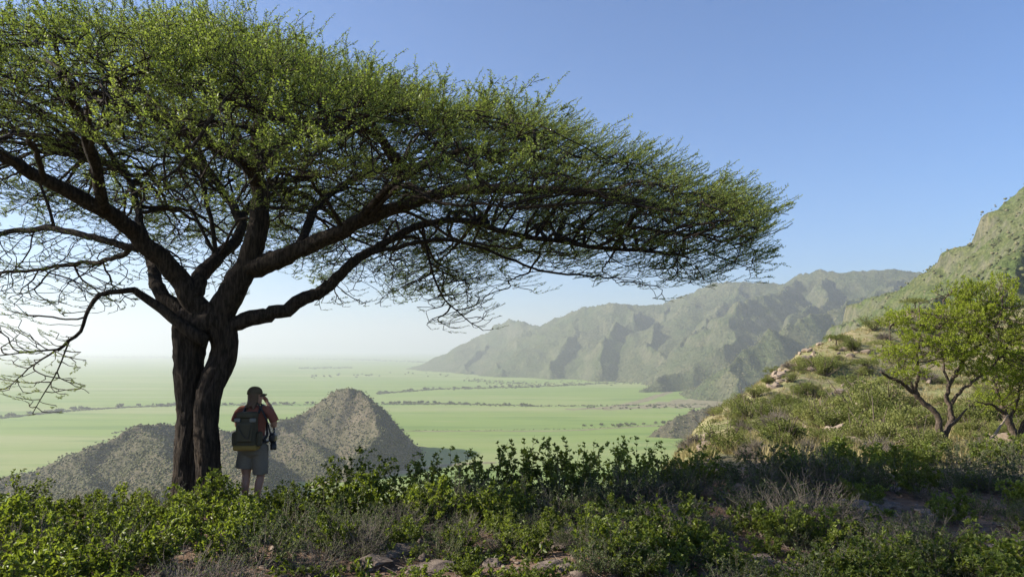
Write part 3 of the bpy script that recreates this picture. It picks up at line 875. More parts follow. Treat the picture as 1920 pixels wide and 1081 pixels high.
        V, Q, T = tube(q - off, np.linspace(.010 + .008 * min(L, 3), .005, len(q)), 7, rough=.15, seed=int(k)); tw.add(V, Q, T)
        tn = np.gradient(q, axis=0); tn /= np.linalg.norm(tn, axis=1)[:, None] + 1e-9
        for i in range(len(q) // 4, len(q)): seeds.append((q[i], tn[i], -1))
    # extra points: drooping left branch and the hanging spray at right
    def cloud(n, x0, x1, y0, y1, s0, s1):
        return np.array([P(rng.uniform(x0, x1), rng.uniform(y0, y1), D0 + rng.uniform(s0, s1)) for _ in range(n)])
    pts = np.concatenate([pts, cloud(170, -60, 165, 645, 748, -1.3, -.4), cloud(34, 40, 115, 720, 775, -1.0, -.5), cloud(110, -60, 140, 590, 660, -1.2, -.2),
                          cloud(420, -80, 250, 440, 590, -.6, 1.8), cloud(200, 250, 480, 470, 560, .8, 3.0), cloud(190, 790, 925, 500, 622, .4, 1.2), cloud(170, 590, 800, 470, 582, .8, 1.8), cloud(60, 1100, 1320, 500, 545, .8, 1.8),
                          cloud(24, 1380, 1495, 395, 415, -1.2, -.4), cloud(10, 1215, 1250, 530, 565, 1, 1.5)])
    pos, par, dr = grow(seeds, pts, 0.095, 0.12, 1.9, rng, 0.42, inertia=0.6)
    n0 = len(seeds)
    rad, kids = pipe(par, n0)
    print("acacia nodes", len(pos))
    twig_mesh(pos - off, par, rad, n0, tw)
    # foliage
    g = np.arange(n0, len(pos))
    order = np.zeros(len(pos), int)                 # steps to the nearest tip below
    for i in range(len(pos) - 1, n0 - 1, -1):
        if par[i] >= 0: order[par[i]] = max(order[par[i]], order[i] + 1)
    zt = np.interp(pos[:, 0], xs, A); s = pos[:, 1] - D0
    b = np.where(s < 0, 4.5, 6.2)
    depth = zt * (1 - np.where(s < 0, .40, .46) * (np.abs(s) / b) ** 2) + 0.32 * fbm(pos[:, 0] / 1.3, s / 1.3, 3, 5) - pos[:, 2]      # metres under the top surface
    up = sstep(1.15, 0.55, depth)
    clump = sstep(-0.9, -0.3, fbm(pos[:, 0] / 1.3 + pos[:, 1] * 0.9, depth / 0.26 + pos[:, 1] * 0.45, 2, 91))
    pr = np.where(order == 0, 0.8 + 0.2 * up, np.where(order <= 3, 0.08 + 0.9 * up, np.where(order <= 8, 0.02 + 0.75 * up, 0.3 * up)))
    pr = np.minimum(pr * (0.12 + 1.15 * clump), 1.0)
    keep = g[rng.random(len(g)) < pr[g]]
    d = dr[keep].copy()
    rim = pos[keep] - np.array([cx, D0, 1.2]); rim /= np.linalg.norm(rim, axis=1)[:, None]
    d = d * 0.7 + 1.0 * rim + rng.normal(0, 0.26, d.shape); d[:, 2] = d[:, 2] * 0.35 + 0.65 * sstep(0.6, 0.0, depth[keep]) * rng.random(len(keep)) ** 3
    ln = d / (np.linalg.norm(d, axis=1)[:, None] + 1e-9)
    tx, ty = proj(pos[keep] + ln * 0.34)
    good = ((ty > np.interp(tx, topx, topy) - 7) & (tx < 1494)) | (rng.random(len(keep)) < 0.06)
    keep = keep[good]; d = d[good]
    tp = [spray_template(np.random.default_rng(k + 50), 0.30 + 0.04 * k, zs=0.5) for k in range(7)]
    lm = MB()
    sc = rng.uniform(0.65, 1.2, len(keep)) * (0.6 + 0.4 * up[keep])
    tint = np.clip(0.48 + 0.22 * fbm(pos[keep, 0] / 1.1, pos[keep, 1] / 1.1, 3, 33) + rng.normal(0, 0.10, len(keep)), 0, 1)
    place_sprays(tp, pos[keep] - off, d, sc, rng, lm, tw, tint, 0.0025, 0.13)
    print("acacia sprays", len(keep), "leaf quads", sum(len(q) for q in lm.Q))
    link("branches", tw.mesh("branches", M_twig), root)
    link("crown", lm.mesh("crown", M_acacia, False), root)
big_acacia()
# ------------------------------------------------------------------ shrubs, herbs, rocks
M_leafA = mat_leaf("shrub_leaf", (0.078, 0.10, 0.02), (0.14, 0.178, 0.036), (0.22, 0.26, 0.058), 0.45, (1.35, 1.4, 0.5), 0.42, 0.35, 0.7)
M_leafD = mat_leaf("grey_shrub_leaf", (0.055, 0.075, 0.03), (0.095, 0.12, 0.05), (0.15, 0.175, 0.075), 0.35, (1.2, 1.25, 0.6), 0.55, 0.2, 0.35)
M_leafH = mat_leaf("hill_shrub_leaf", (0.095, 0.11, 0.03), (0.162, 0.185, 0.052), (0.245, 0.245, 0.09), 0.30, (1.2, 1.25, 0.6), 0.6, 0.15, 0.75)
M_leafT = mat_leaf("small_tree_leaf", (0.16, 0.195, 0.024), (0.265, 0.315, 0.038), (0.37, 0.42, 0.06), 0.52, (1.3, 1.35, 0.5), 0.5, 0.2, 0.2)
M_stem = mat_simple("shrub_stem", (0.07, 0.05, 0.035), (0.16, 0.13, 0.10), 30)
M_grey = mat_simple("dry_twig", (0.105, 0.088, 0.07), (0.21, 0.18, 0.148), 25)
M_dead = mat_simple("dead_wood", (0.16, 0.12, 0.09), (0.33, 0.26, 0.20), 12)

REG = []
def reg(o, desc, cat, group):
    REG.append((o, desc, cat, group)); return o

def leaf_batch(mb, base, out, size, rng, width=0.5, fold=0.18):
    """folded ovate leaves: arrays base (n,3), out (n,3) unit, size (n,)"""
    n = len(base)
    r = rng.normal(0, 1, (n, 3)) + np.array([0, 0, 0.6])
    side = np.cross(out, r); side /= np.linalg.norm(side, axis=1)[:, None] + 1e-9
    nor = np.cross(side, out)
    L = size[:, None]; W = L * width * 0.5
    tip = base + out * L - nor * L * 0.15
    v = [base, base + out * L * 0.32 + side * W + nor * L * fold, base + out * L * 0.7 + side * W * 0.72 + nor * L * fold * 0.5, tip,
         base + out * L * 0.7 - side * W * 0.72 + nor * L * fold * 0.5, base + out * L * 0.32 - side * W + nor * L * fold]
    V = np.stack(v, 1).reshape(-1, 3)
    i = np.arange(n) * 6
    Q = np.concatenate([np.stack([i, i + 1, i + 2, i + 3], -1), np.stack([i, i + 3, i + 4, i + 5], -1)])
    mb.add(V, Q, None, np.repeat(np.clip(rng.normal(0.5, 0.2, n), 0, 1), 6))

def thin(mb, a, b, r0, r1, k=3):
    """many straight tapered prisms at once"""
    a = np.asarray(a, float); b = np.asarray(b, float)
    t = b - a; t /= np.linalg.norm(t, axis=1)[:, None] + 1e-9
    u = np.cross(t, np.array([[0.31, 0.52, 0.79]])); u /= np.linalg.norm(u, axis=1)[:, None] + 1e-9
    w_ = np.cross(t, u)
    an = np.linspace(0, 2 * math.pi, k, endpoint=False)
    off = np.cos(an)[None, :, None] * u[:, None] + np.sin(an)[None, :, None] * w_[:, None]
    r0 = np.broadcast_to(r0, (len(a),))[:, None, None]; r1 = np.broadcast_to(r1, (len(a),))[:, None, None]
    V = np.concatenate([a[:, None] + off * r0, b[:, None] + off * r1], 1).reshape(-1, 3)
    i = np.arange(len(a))[:, None] * 2 * k + np.arange(k)[None]; j = np.arange(len(a))[:, None] * 2 * k + (np.arange(k)[None] + 1) % k
    mb.add(V, np.stack([i, j, j + k, i + k], -1).reshape(-1, 4))

def shrub_skeleton(rng, h, wid, nst, nsub, nseg=5, droop=0.0, base_r=0.12, sublen=0.4):
    """returns segments (a,b,r0,r1) and growth points (pos, dir, t)"""
    A = []; B = []; R0 = []; R1 = []; G = []
    for s in range(nst):
        az = rng.uniform(0, 2 * math.pi); rr = math.sqrt(rng.random())
        p = np.array([math.cos(az) * base_r * rr, math.sin(az) * base_r * rr, -0.04])
        L = h * rng.uniform(0.65, 1.08) * (1 - 0.25 * rr)
        d = np.array([math.cos(az) * wid * rr / h, math.sin(az) * wid * rr / h, 1.0]) + rng.normal(0, 0.12, 3)
        d /= np.linalg.norm(d); st = L / nseg
        for k in range(nseg):
            d = d + rng.normal(0, 0.13, 3) + np.array([0, 0, -droop * k]); d /= np.linalg.norm(d)
            q = p + d * st
            t = (k + 1) / nseg
            A.append(p); B.append(q); R0.append(0.0045 * (1.15 - (k / nseg) * 0.8)); R1.append(0.0045 * (1.15 - t * 0.8))
            for _ in range(3): G.append((p + (q - p) * rng.random(), d, t))
            if k >= 1:
                for _ in range(rng.poisson(nsub / nseg)):
                    e = d + rng.normal(0, 0.7, 3); e[2] = abs(e[2]) * 0.8 + 0.1; e /= np.linalg.norm(e)
                    o = p + (q - p) * rng.random(); Ls = L * sublen * rng.uniform(0.4, 1.0) * (1.1 - 0.6 * t)
                    m = 3
                    for j in range(m):
                        e = e + rng.normal(0, 0.18, 3) + np.array([0, 0, 0.08]); e /= np.linalg.norm(e)
                        o2 = o + e * Ls / m
                        A.append(o); B.append(o2); R0.append(0.0024 - 0.0005 * j); R1.append(0.0019 - 0.0005 * j)
                        for _ in range(2): G.append((o + (o2 - o) * rng.random(), e, 0.5 + 0.5 * (j + 1) / m))
                        o = o2
            p = q
    return np.array(A), np.array(B), np.array(R0), np.array(R1), G

def leaves_on(mb, G, n, size, rng, tmin=0.3, width=0.5, up=0.35):
    t = np.array([g[2] for g in G]); wgt = np.clip(t - tmin, 0, 1) ** 1.3 + 1e-4
    idx = rng.choice(len(G), n, p=wgt / wgt.sum())
    pos = np.array([G[i][0] for i in idx]); d = np.array([G[i][1] for i in idx])
    o = rng.normal(0, 1, (n, 3)); o = o - d * (o * d).sum(1)[:, None]; o /= np.linalg.norm(o, axis=1)[:, None]
    o = o + d * rng.uniform(0.1, 1.0, (n, 1)) + np.array([0, 0, up]); o /= np.linalg.norm(o, axis=1)[:, None]
    leaf_batch(mb, pos, o, size * rng.uniform(0.55, 1.2, n), rng, width)

def proto_shrub(seed, h, wid, nst, nsub, nleaf, size, leafm, stemm, tmin=0.3, droop=0.0, width=0.5, base_r=0.12, sublen=0.4):
    rng = np.random.default_rng(seed)
    A, B, R0, R1, G = shrub_skeleton(rng, h, wid, nst, nsub, 5, droop, base_r, sublen)
    sm = MB(); thin(sm, A, B, R0, R1)
    sm.tube([(0, 0, -0.09), (0, 0, -0.05), (0, 0, -0.025), (0, 0, -0.01)], [base_r * .8, base_r * 1.12, base_r * 1.0, base_r * .35], 9)
    lm = MB(); leaves_on(lm, G, nleaf, size, rng, tmin, width)
    return sm.mesh("stems", stemm), lm.mesh("foliage", leafm, False)

LEAFY = [proto_shrub(100 + k, 0.66, 0.58, 28, 7, 2100, 0.053, M_leafA, M_stem, 0.25) for k in range(4)]
TALL = [proto_shrub(120 + k, 1.0, 0.5, 18, 8, 1700, 0.046, M_leafA, M_stem, 0.38, 0, 0.5, 0.1, 0.35) for k in range(4)]
TWIGGY = [proto_shrub(140 + k, 0.64, 0.78, 80, 11, 700, 0.027, M_leafD, M_grey, 0.3, 0.02, 0.4, 0.2, 0.42) for k in range(3)]
MIXED = [proto_shrub(160 + k, 0.68, 0.72, 46, 9, 2000, 0.036, M_leafD, M_grey, 0.2, 0.01, 0.45, 0.2) for k in range(3)]
HERB = [proto_shrub(180 + k, 0.22, 0.42, 13, 3, 190, 0.042, M_leafA, M_stem, 0.05, 0.05, 0.6, 0.05) for k in range(4)]
KINDS = {"leafy": (LEAFY, "leafy_shrub", "leafy green shrub", "shrub", "leafy green shrubs on the plateau"),
         "tall": (TALL, "tall_shrub", "tall upright leafy shrub", "shrub", "tall leafy shrubs along the cliff edge"),
         "twiggy": (TWIGGY, "twiggy_shrub", "dry grey twiggy shrub", "shrub", "dry twiggy shrubs on the plateau"),
         "mixed": (MIXED, "grey_shrub", "grey-green tangled shrub", "shrub", "grey-green shrubs on the plateau"),
         "herb": (HERB, "herb_plant", "low leafy herb", "plant", "low herbs on the stony soil")}
prng = random.Random(5)

def stand(px, d):
    """ground point in the direction of photo column px at forward distance d"""
    x = (px - 960.0) / FOC * d * (CP + 0.16 * SP)
    return Vector((x, d, float(ground_z(x, d))))

def plant(kind, px, d, s=1.0, variant=None, sz=1.0):
    protos, name, desc, cat, grp = KINDS[kind]
    st, fo = protos[prng.randrange(len(protos)) if variant is None else variant % len(protos)]
    loc = stand(px, d); 
    o = empty(name, loc, None, None, None, prng.uniform(0, 6.28))
    o.scale = (s, s, s * sz)
    link("stems", st, o); link("foliage", fo, o)
    reg(o, desc, cat, grp)
    return o

BUSH = [
    # cliff edge, from left to right: (kind, px, d, scale)
    ("tall", 62, 8.6, .72), ("leafy", 10, 8.2, .8), ("leafy", 130, 8.4, .62), ("leafy", 190, 9.2, .55), ("twiggy", 165, 9.6, .6), ("leafy", 250, 9.3, .7), ("tall", 285, 9.4, .42),
    ("leafy", 310, 8.9, .6), ("mixed", 225, 8.2, .7), ("leafy", 405, 8.9, .95), ("tall", 425, 9.1, .62), ("leafy", 350, 8.2, .7), ("leafy", 460, 8.6, .75), ("leafy", 520, 9.2, .7), ("tall", 545, 9.6, .45),
    ("twiggy", 500, 9.9, .55), ("leafy", 575, 9.0, .75), ("mixed", 540, 8.2, .8),
    ("tall", 640, 9.4, .78), ("tall", 690, 9.7, .85), ("tall", 725, 9.6, .75), ("leafy", 640, 8.6, .95), ("leafy", 705, 8.9, .95), ("mixed", 665, 8.0, .8), ("leafy", 770, 9.3, .85),
    ("tall", 795, 10.0, .86), ("tall", 850, 10.2, .98), ("tall", 885, 10.0, .85), ("mixed", 850, 9.2, .95), ("leafy", 815, 8.7, .8), ("twiggy", 905, 9.5, .9), ("leafy", 900, 8.7, .85),
    ("tall", 950, 10.2, .95), ("tall", 990, 10.3, 1.02), ("tall", 1058, 10.4, 1.0), ("tall", 1030, 10.1, .9), ("mixed", 985, 9.5, .95), ("mixed", 1060, 9.6, .95), ("tall", 1100, 10.3, .95), ("twiggy", 1030, 8.9, .8), ("leafy", 950, 9.2, .8),
    ("tall", 1150, 10.6, .92), ("tall", 1190, 10.8, .95), ("mixed", 1140, 9.8, .95), ("twiggy", 1180, 9.9, 1.0), ("tall", 1235, 11.2, .85), ("mixed", 1240, 10.4, .9), ("twiggy", 1275, 10.8, .95),
    ("leafy", 1300, 11.8, 1.0), ("mixed", 1315, 11.3, 1.0), ("tall", 1290, 12.2, .8), ("leafy", 1260, 11.9, .8), ("mixed", 1095, 9.0, .8),
    # the big dark bush and the plateau at right
    ("mixed", 1450, 12.2, 1.35), ("twiggy", 1500, 12.0, 1.45), ("mixed", 1540, 12.4, 1.2), ("twiggy", 1420, 11.4, 1.1), ("leafy", 1490, 12.7, 1.2), ("mixed", 1400, 12.0, 1.1),
    ("twiggy", 1590, 13.0, .95), ("leafy", 1610, 14.5, 1.0), ("leafy", 1560, 15.0, .9), ("leafy", 1660, 15.6, 1.0), ("leafy", 1720, 16.0, 1.0), ("mixed", 1780, 16.2, 1.1), ("leafy", 1700, 17.5, .9),
    ("leafy", 1840, 16.4, 1.1), ("mixed", 1890, 15.8, 1.1), ("twiggy", 1830, 17.8, 1.0), ("leafy", 1900, 18, 1.0), ("leafy", 1640, 17.2, .85), ("twiggy", 1760, 15.0, .8), ("leafy", 1560, 17.0, 1.0), ("mixed", 1500, 16.5, .9),
    ("mixed", 1650, 12.6, .95), ("leafy", 1700, 12.2, .9), ("twiggy", 1840, 12.6, 1.1), ("mixed", 1890, 12.0, 1.15), ("mixed", 1800, 12.9, .9), ("leafy", 1905, 10.6, 1.0), ("leafy", 1600, 11.2, .7),
    # middle ground in the shade
    ("leafy", 1120, 7.6, .72), ("mixed", 1180, 7.2, .9), ("leafy", 1230, 7.0, .95), ("twiggy", 1250, 7.9, 1.0), ("leafy", 1160, 6.5, .85), ("leafy", 1290, 7.4, .75), ("leafy", 1240, 6.4, .7),
    ("twiggy", 1430, 8.9, .95), ("twiggy", 1490, 8.6, 1.1), ("twiggy", 1540, 8.9, 1.0), ("leafy", 1450, 8.0, .75), ("leafy", 1530, 7.9, .75), ("leafy", 1390, 8.4, .6), ("mixed", 1400, 9.8, .9),
    ("twiggy", 1660, 7.4, .95), ("twiggy", 1720, 7.2, .95), ("mixed", 1690, 6.9, .9), ("leafy", 1770, 7.2, .7), ("leafy", 1640, 6.5, .75), ("leafy", 1600, 6.0, .62), ("leafy", 1690, 5.9, .62), ("leafy", 1540, 5.7, .5),
    ("leafy", 1880, 6.5, .95), ("leafy", 1930, 6.0, .95), ("leafy", 1850, 5.8, .7), ("twiggy", 1900, 7.0, .8), ("leafy", 1920, 5.4, .7),
    ("leafy", 1450, 5.9, .5), ("leafy", 1340, 6.8, .5),
    # sunlit left foreground
    ("leafy", 20, 6.8, .9), ("leafy", 90, 7.4, .8), ("leafy", 60, 6.0, .85), ("leafy", 150, 6.6, .8), ("leafy", 130, 5.5, .75), ("leafy", 30, 5.2, .8), ("leafy", 210, 5.9, .8), ("leafy", 250, 7.2, .75),
    ("leafy", 240, 5.1, .62), ("leafy", 310, 6.5, .75), ("leafy", 330, 7.5, .7), ("twiggy", 90, 6.7, .8), ("twiggy", 265, 6.3, .8), ("mixed", 180, 7.3, .85), ("mixed", 40, 8.3, .9), ("twiggy", 330, 8.6, .8), ("twiggy", 390, 5.7, .75), ("twiggy", 450, 5.6, .72), ("twiggy", 340, 5.3, .6), ("leafy", 430, 6.6, .7), ("mixed", 500, 6.5, .75),
    ("leafy", 420, 7.5, .8), ("leafy", 500, 7.6, .75), ("mixed", 580, 7.3, .75), ("leafy", 520, 5.1, .38), ("leafy", 300, 4.9, .5), ("leafy", 640, 7.0, .6), ("twiggy", 600, 6.4, .6), ("mixed", 700, 7.2, .6), ("twiggy", 760, 8.2, .7),
    ("leafy", 430, 4.9, .4), ("leafy", 600, 4.8, .34), ("leafy", 1340, 4.95, .42), ("leafy", 1400, 4.8, .36), ("leafy", 180, 8.0, .7), ("leafy", 20, 7.6, .9), ("leafy", 100, 8.0, .7),
]
for k, px, d, s in BUSH:
    plant(k, px, d, s * (1.05 if d > 8.1 and px > 600 else 1.0))
hq = random.Random(63)
for i in range(64):
    px = hq.uniform(1080, 1930); d = hq.choice((hq.uniform(5.3, 8), hq.uniform(7.5, 13)))
    plant(hq.choice(("mixed", "mixed", "leafy", "leafy", "mixed", "twiggy")), px, d, hq.uniform(.42, .72))
for i in range(34): plant(hq.choice(("mixed", "twiggy", "leafy")), hq.uniform(620, 1080), hq.uniform(6.8, 9), hq.uniform(.35, .6))
hr = random.Random(21)
for i in range(125):
    while True:
        px = hr.uniform(560, 1880); d = 4.9 + 7.5 * hr.random() ** 1.4
        if 700 < px < 1120 or hr.random() < 0.5: break
    plant("herb", px, d, hr.uniform(0.55, 1.25))
plant("leafy", 985, 6.0, .34); plant("leafy", 880, 6.3, .42); plant("leafy", 870, 7.2, .5); plant("leafy", 800, 6.0, .42); plant("leafy", 1010, 7.0, .42); plant("leafy", 930, 7.9, .5)

# ---------------- rocks
def mat_rock(name, c1, c2, c3, s=3.0):
    m = NT(name); v = m.coord()
    oi = m.n("ShaderNodeObjectInfo")
    ad = m.n("ShaderNodeVectorMath", operation='ADD'); m.l(v, ad.inputs[0])
    cb = m.n("ShaderNodeCombineXYZ"); m.l(m.math('MULTIPLY', oi.outputs["Random"], 50.0), cb.inputs[0]); m.l(cb.outputs[0], ad.inputs[1])
    f = m.noise(ad.outputs[0], s, 7, 0.65); g = m.noise(ad.outputs[0], s * 6, 5, 0.7)
    c = m.mix(m.ramp(f, [(0.4, (0, 0, 0)), (0.62, (1, 1, 1))]), c1, c2)
    c = m.mix(m.math('MULTIPLY', m.ramp(g, [(0.5, (0, 0, 0)), (0.68, (1, 1, 1))]), 0.7), c, c3)
    return m.done(m.principled(c, 0.9, m.bump(m.math('ADD', f, m.math('MULTIPLY', g, 0.5)), 0.8, 0.04), 0.2))
M_rock = mat_rock("grey_rock", (0.115, 0.088, 0.070), (0.19, 0.152, 0.122), (0.27, 0.235, 0.195))
M_rockr = mat_rock("ochre_rock", (0.19, 0.115, 0.07), (0.29, 0.19, 0.125), (0.20, 0.165, 0.14))
M_hrock = mat_rock("pale_rock", (0.20, 0.155, 0.115), (0.29, 0.23, 0.175), (0.15, 0.12, 0.09), 1.5)

def rock_mesh(seed, flat, mat, cuts=11):
    rng = np.random.default_rng(seed)
    bm = bmesh.new(); bmesh.ops.create_icosphere(bm, subdivisions=4, radius=1.0)
    V = np.array([v.co for v in bm.verts])
    for _ in range(cuts):
        n = rng.normal(0, 1, 3); n[2] = n[2] * 1.3; n /= np.linalg.norm(n)
        k = rng.uniform(0.45, 0.85)
        s = V @ n - k
        V = V - np.where(s > 0, s, 0)[:, None] * n * 0.93
    V = V * (1 + 0.06 * fbm(V[:, 0] * 2.2 + seed, V[:, 1] * 2.2 + V[:, 2] * 2.0, 4, seed))[:, None]
    # bedding ledges on the sides
    V[:, :2] *= (1 + 0.05 * np.sin(V[:, 2:3] * 14 + 2 * V[:, 0:1]))
    V[:, 2] *= flat
    V *= np.array([1.0, rng.uniform(0.6, 0.85), 1.0])
    for v, c in zip(bm.verts, V): v.co = c
    me = bpy.data.meshes.new("rock"); bm.to_mesh(me); bm.free()
    me.materials.append(mat)
    me.polygons.foreach_set("use_smooth", np.zeros(len(me.polygons), bool))
    return me
SLAB = [rock_mesh(200 + k, 0.32, M_rock) for k in range(3)]
STONE = [rock_mesh(210 + k, 0.62, M_rock) for k in range(3)]
OCHRE = [rock_mesh(220 + k, 0.6, M_rockr) for k in range(2)]
HROCK = [rock_mesh(230 + k, 0.75, M_hrock, 14) for k in range(4)]

def rock(kind, px, d, s, rz=None, sink=0.25):
    lst, desc, nm, grp = {"slab": (SLAB, "flat grey rock", "flat_rock", "flat slabs on the plateau"), "stone": (STONE, "rounded grey stone", "stone", "loose stones on the plateau"),
                          "ochre": (OCHRE, "angular reddish brown stone", "stone", "reddish stones on the plateau")}[kind]
    me = lst[prng.randrange(len(lst))]
    s *= 0.8 if kind == "slab" else 0.9
    p = stand(px, d)
    fl = 0.32 if kind == "slab" else 0.6
    p.z += s * fl * (0.5 - sink)
    o = link(nm, me, None, p, (prng.uniform(-.12, .12), prng.uniform(-.12, .12), prng.uniform(0, 6.28) if rz is None else rz), s)
    reg(o, desc, "rock", grp)
    return o
for a in [("slab", 1515, 6.05, .42, 0.1), ("slab", 1555, 6.2, .34, .3), ("slab", 790, 5.35, .46, 0.0), ("slab", 745, 5.25, .3, .2), ("slab", 750, 7.0, .30, .4), ("stone", 712, 6.55, .19), ("slab", 1480, 10.0, .4, .1),
          ("slab", 1590, 10.6, .55, 0.0), ("slab", 1620, 11.1, .4, .2), ("slab", 1620, 9.2, .4, 0), ("slab", 1340, 10.9, .45, .6), ("ochre", 1345, 11.3, .42), ("ochre", 1370, 11.0, .36), ("ochre", 1320, 10.7, .25), ("stone", 1258, 9.0, .3), ("stone", 1275, 8.7, .2),
          ("stone", 970, 8.7, .16), ("ochre", 978, 8.5, .13), ("slab", 1860, 7.9, .42, .1), ("stone", 1250, 5.35, .10), ("stone", 1300, 5.3, .11), ("ochre", 1032, 5.2, .12), ("stone", 1270, 5.15, .08),
          ("slab", 1040, 6.4, .25, .3), ("stone", 1060, 6.3, .13), ("slab", 880, 5.9, .3, .4), ("stone", 900, 5.6, .1), ("slab", 930, 6.8, .22, 1), ("ochre", 960, 5.8, .12), ("slab", 1000, 5.6, .22, .2), ("slab", 1060, 7.3, .28, .1),
          ("slab", 820, 6.6, .3, .1), ("stone", 820, 5.4, .1), ("ochre", 870, 5.2, .1), ("slab", 690, 5.6, .25, .1), ("slab", 1340, 8.2, .25, .2), ("ochre", 1335, 8.9, .15), ("slab", 1330, 7.5, .2, 0), ("slab", 1400, 7.2, .25, .1),
          ("slab", 1700, 9.0, .3, .2), ("slab", 1720, 10.3, .35, .1), ("ochre", 1620, 13.6, .3), ("slab", 1680, 13.4, .4, .1), ("slab", 1500, 7.0, .25, .3), ("stone", 1560, 7.2, .12), ("slab", 1390, 5.6, .24, 0), ("stone", 1350, 5.9, .1),
          ("slab", 1750, 6.2, .25, .1), ("slab", 1560, 13.9, .4, 0), ("ochre", 760, 9.0, .2), ("slab", 770, 9.8, .3, .1), ("stone", 930, 9.4, .15), ("slab", 1130, 8.3, .3, .2), ("stone", 640, 5.6, .1), ("slab", 1220, 8.2, .26, .4), ("slab", 1290, 9.8, .3, .1)]:
    rock(*a)

# pebbles and litter nobody could count
def make_litter():
    rng = np.random.default_rng(77)
    mb = MB(); n = 5200
    bm = bmesh.new(); bmesh.ops.create_icosphere(bm, subdivisions=1, radius=1.0)
    tv = np.array([v.co for v in bm.verts]); tf = np.array([[v.index for v in f.verts] for f in bm.faces]); bm.free()
    d = 4.2 + 13 * rng.random(n) ** 1.5; px = rng.uniform(200, 1960, n)
    x = (px - 960) / FOC * d; z = ground_z(x, d)
    s = rng.uniform(0.008, 0.04, n) * (1 + (rng.random(n) < 0.08) * 1.5)
    V = tv[None] * rng.uniform(0.5, 1.2, (n, len(tv), 1)) * s[:, None, None] * np.stack([rng.uniform(.7, 1.4, n), rng.uniform(.7, 1.4, n), rng.uniform(.3, .7, n)], -1)[:, None]
    V = V + np.stack([x, d, z + s * 0.15], -1)[:, None]
    F = tf[None] + (np.arange(n) * len(tv))[:, None, None]
    mb.add(V.reshape(-1, 3), None, F.reshape(-1, 3))
    tag(link("gravel", mb.mesh("gravel", M_rock, False)), "loose pebbles and gravel scattered over the reddish soil", "gravel", kind="stuff")
    sm = MB(); n = 3200
    d = 4.4 + 9 * rng.random(n) ** 1.3; px = rng.uniform(-20, 1960, n); x = (px - 960) / FOC * d; z = ground_z(x, d) + 0.012
    a = np.stack([x, d, z], -1); an = rng.uniform(0, 6.28, n); L = rng.uniform(0.05, 0.28, n)
    b = a + np.stack([np.cos(an) * L, np.sin(an) * L, rng.uniform(-0.01, 0.06, n)], -1)
    thin(sm, a, b, 0.003, 0.0015)
    tag(link("twig_litter", sm.mesh("twig_litter", M_dead)), "dry twigs and straw littering the stony soil", "litter", kind="stuff")
make_litter()

def make_grass():
    rng = np.random.default_rng(99)
    m = mat_leaf("dry_grass", (0.17, 0.155, 0.065), (0.28, 0.235, 0.11), (0.36, 0.29, 0.16), 0.3, (1.1, 1.1, 0.8), 0.7, 0.1, 0.0)
    n = 15000
    d = 17 + 90 * rng.random(n) ** 1.2; px = rng.uniform(1150, 2150, n)
    x = (px - 960) / FOC * d; z = ground_z(x, d)
    keep = (z > P(960, 900, 1.0)[2] * d) & (fbm(x / 7, d / 7, 2, 3) > -0.35)
    x, d, z = x[keep], d[keep], z[keep]; n = len(x)
    k = 7
    az = rng.uniform(0, 6.28, (n, k)); h = rng.uniform(0.12, 0.42, (n, 1)) * rng.uniform(0.6, 1.1, (n, k)); le = rng.uniform(0.2, 0.9, (n, k)) * h
    bs = np.stack([x, d, z - 0.03], -1)[:, None] + np.stack([np.cos(az) * 0.07, np.sin(az) * 0.07, 0 * az], -1)
    sd_ = np.stack([-np.sin(az), np.cos(az), 0 * az], -1) * 0.022
    tp = bs + np.stack([np.cos(az) * le, np.sin(az) * le, h], -1)
    V = np.stack([bs - sd_, bs + sd_, tp], 2).reshape(-1, 3)
    me = np_mesh("grass", V, [np.arange(len(V)).reshape(-1, 3)], m, False, {"tint": np.repeat(np.clip(rng.normal(.5, .22, n * k), 0, 1), 3)})
    tag(link("grass", me), "dry pale grass tufts covering the rocky slope at right", "grass", kind="stuff")
make_grass()
# ------------------------------------------------------------------ small green trees at right
M_bark2 = mat_bark("small_tree_bark", (0.045, 0.034, 0.026), (0.15, 0.115, 0.085), 8, 1.0, 0.02)

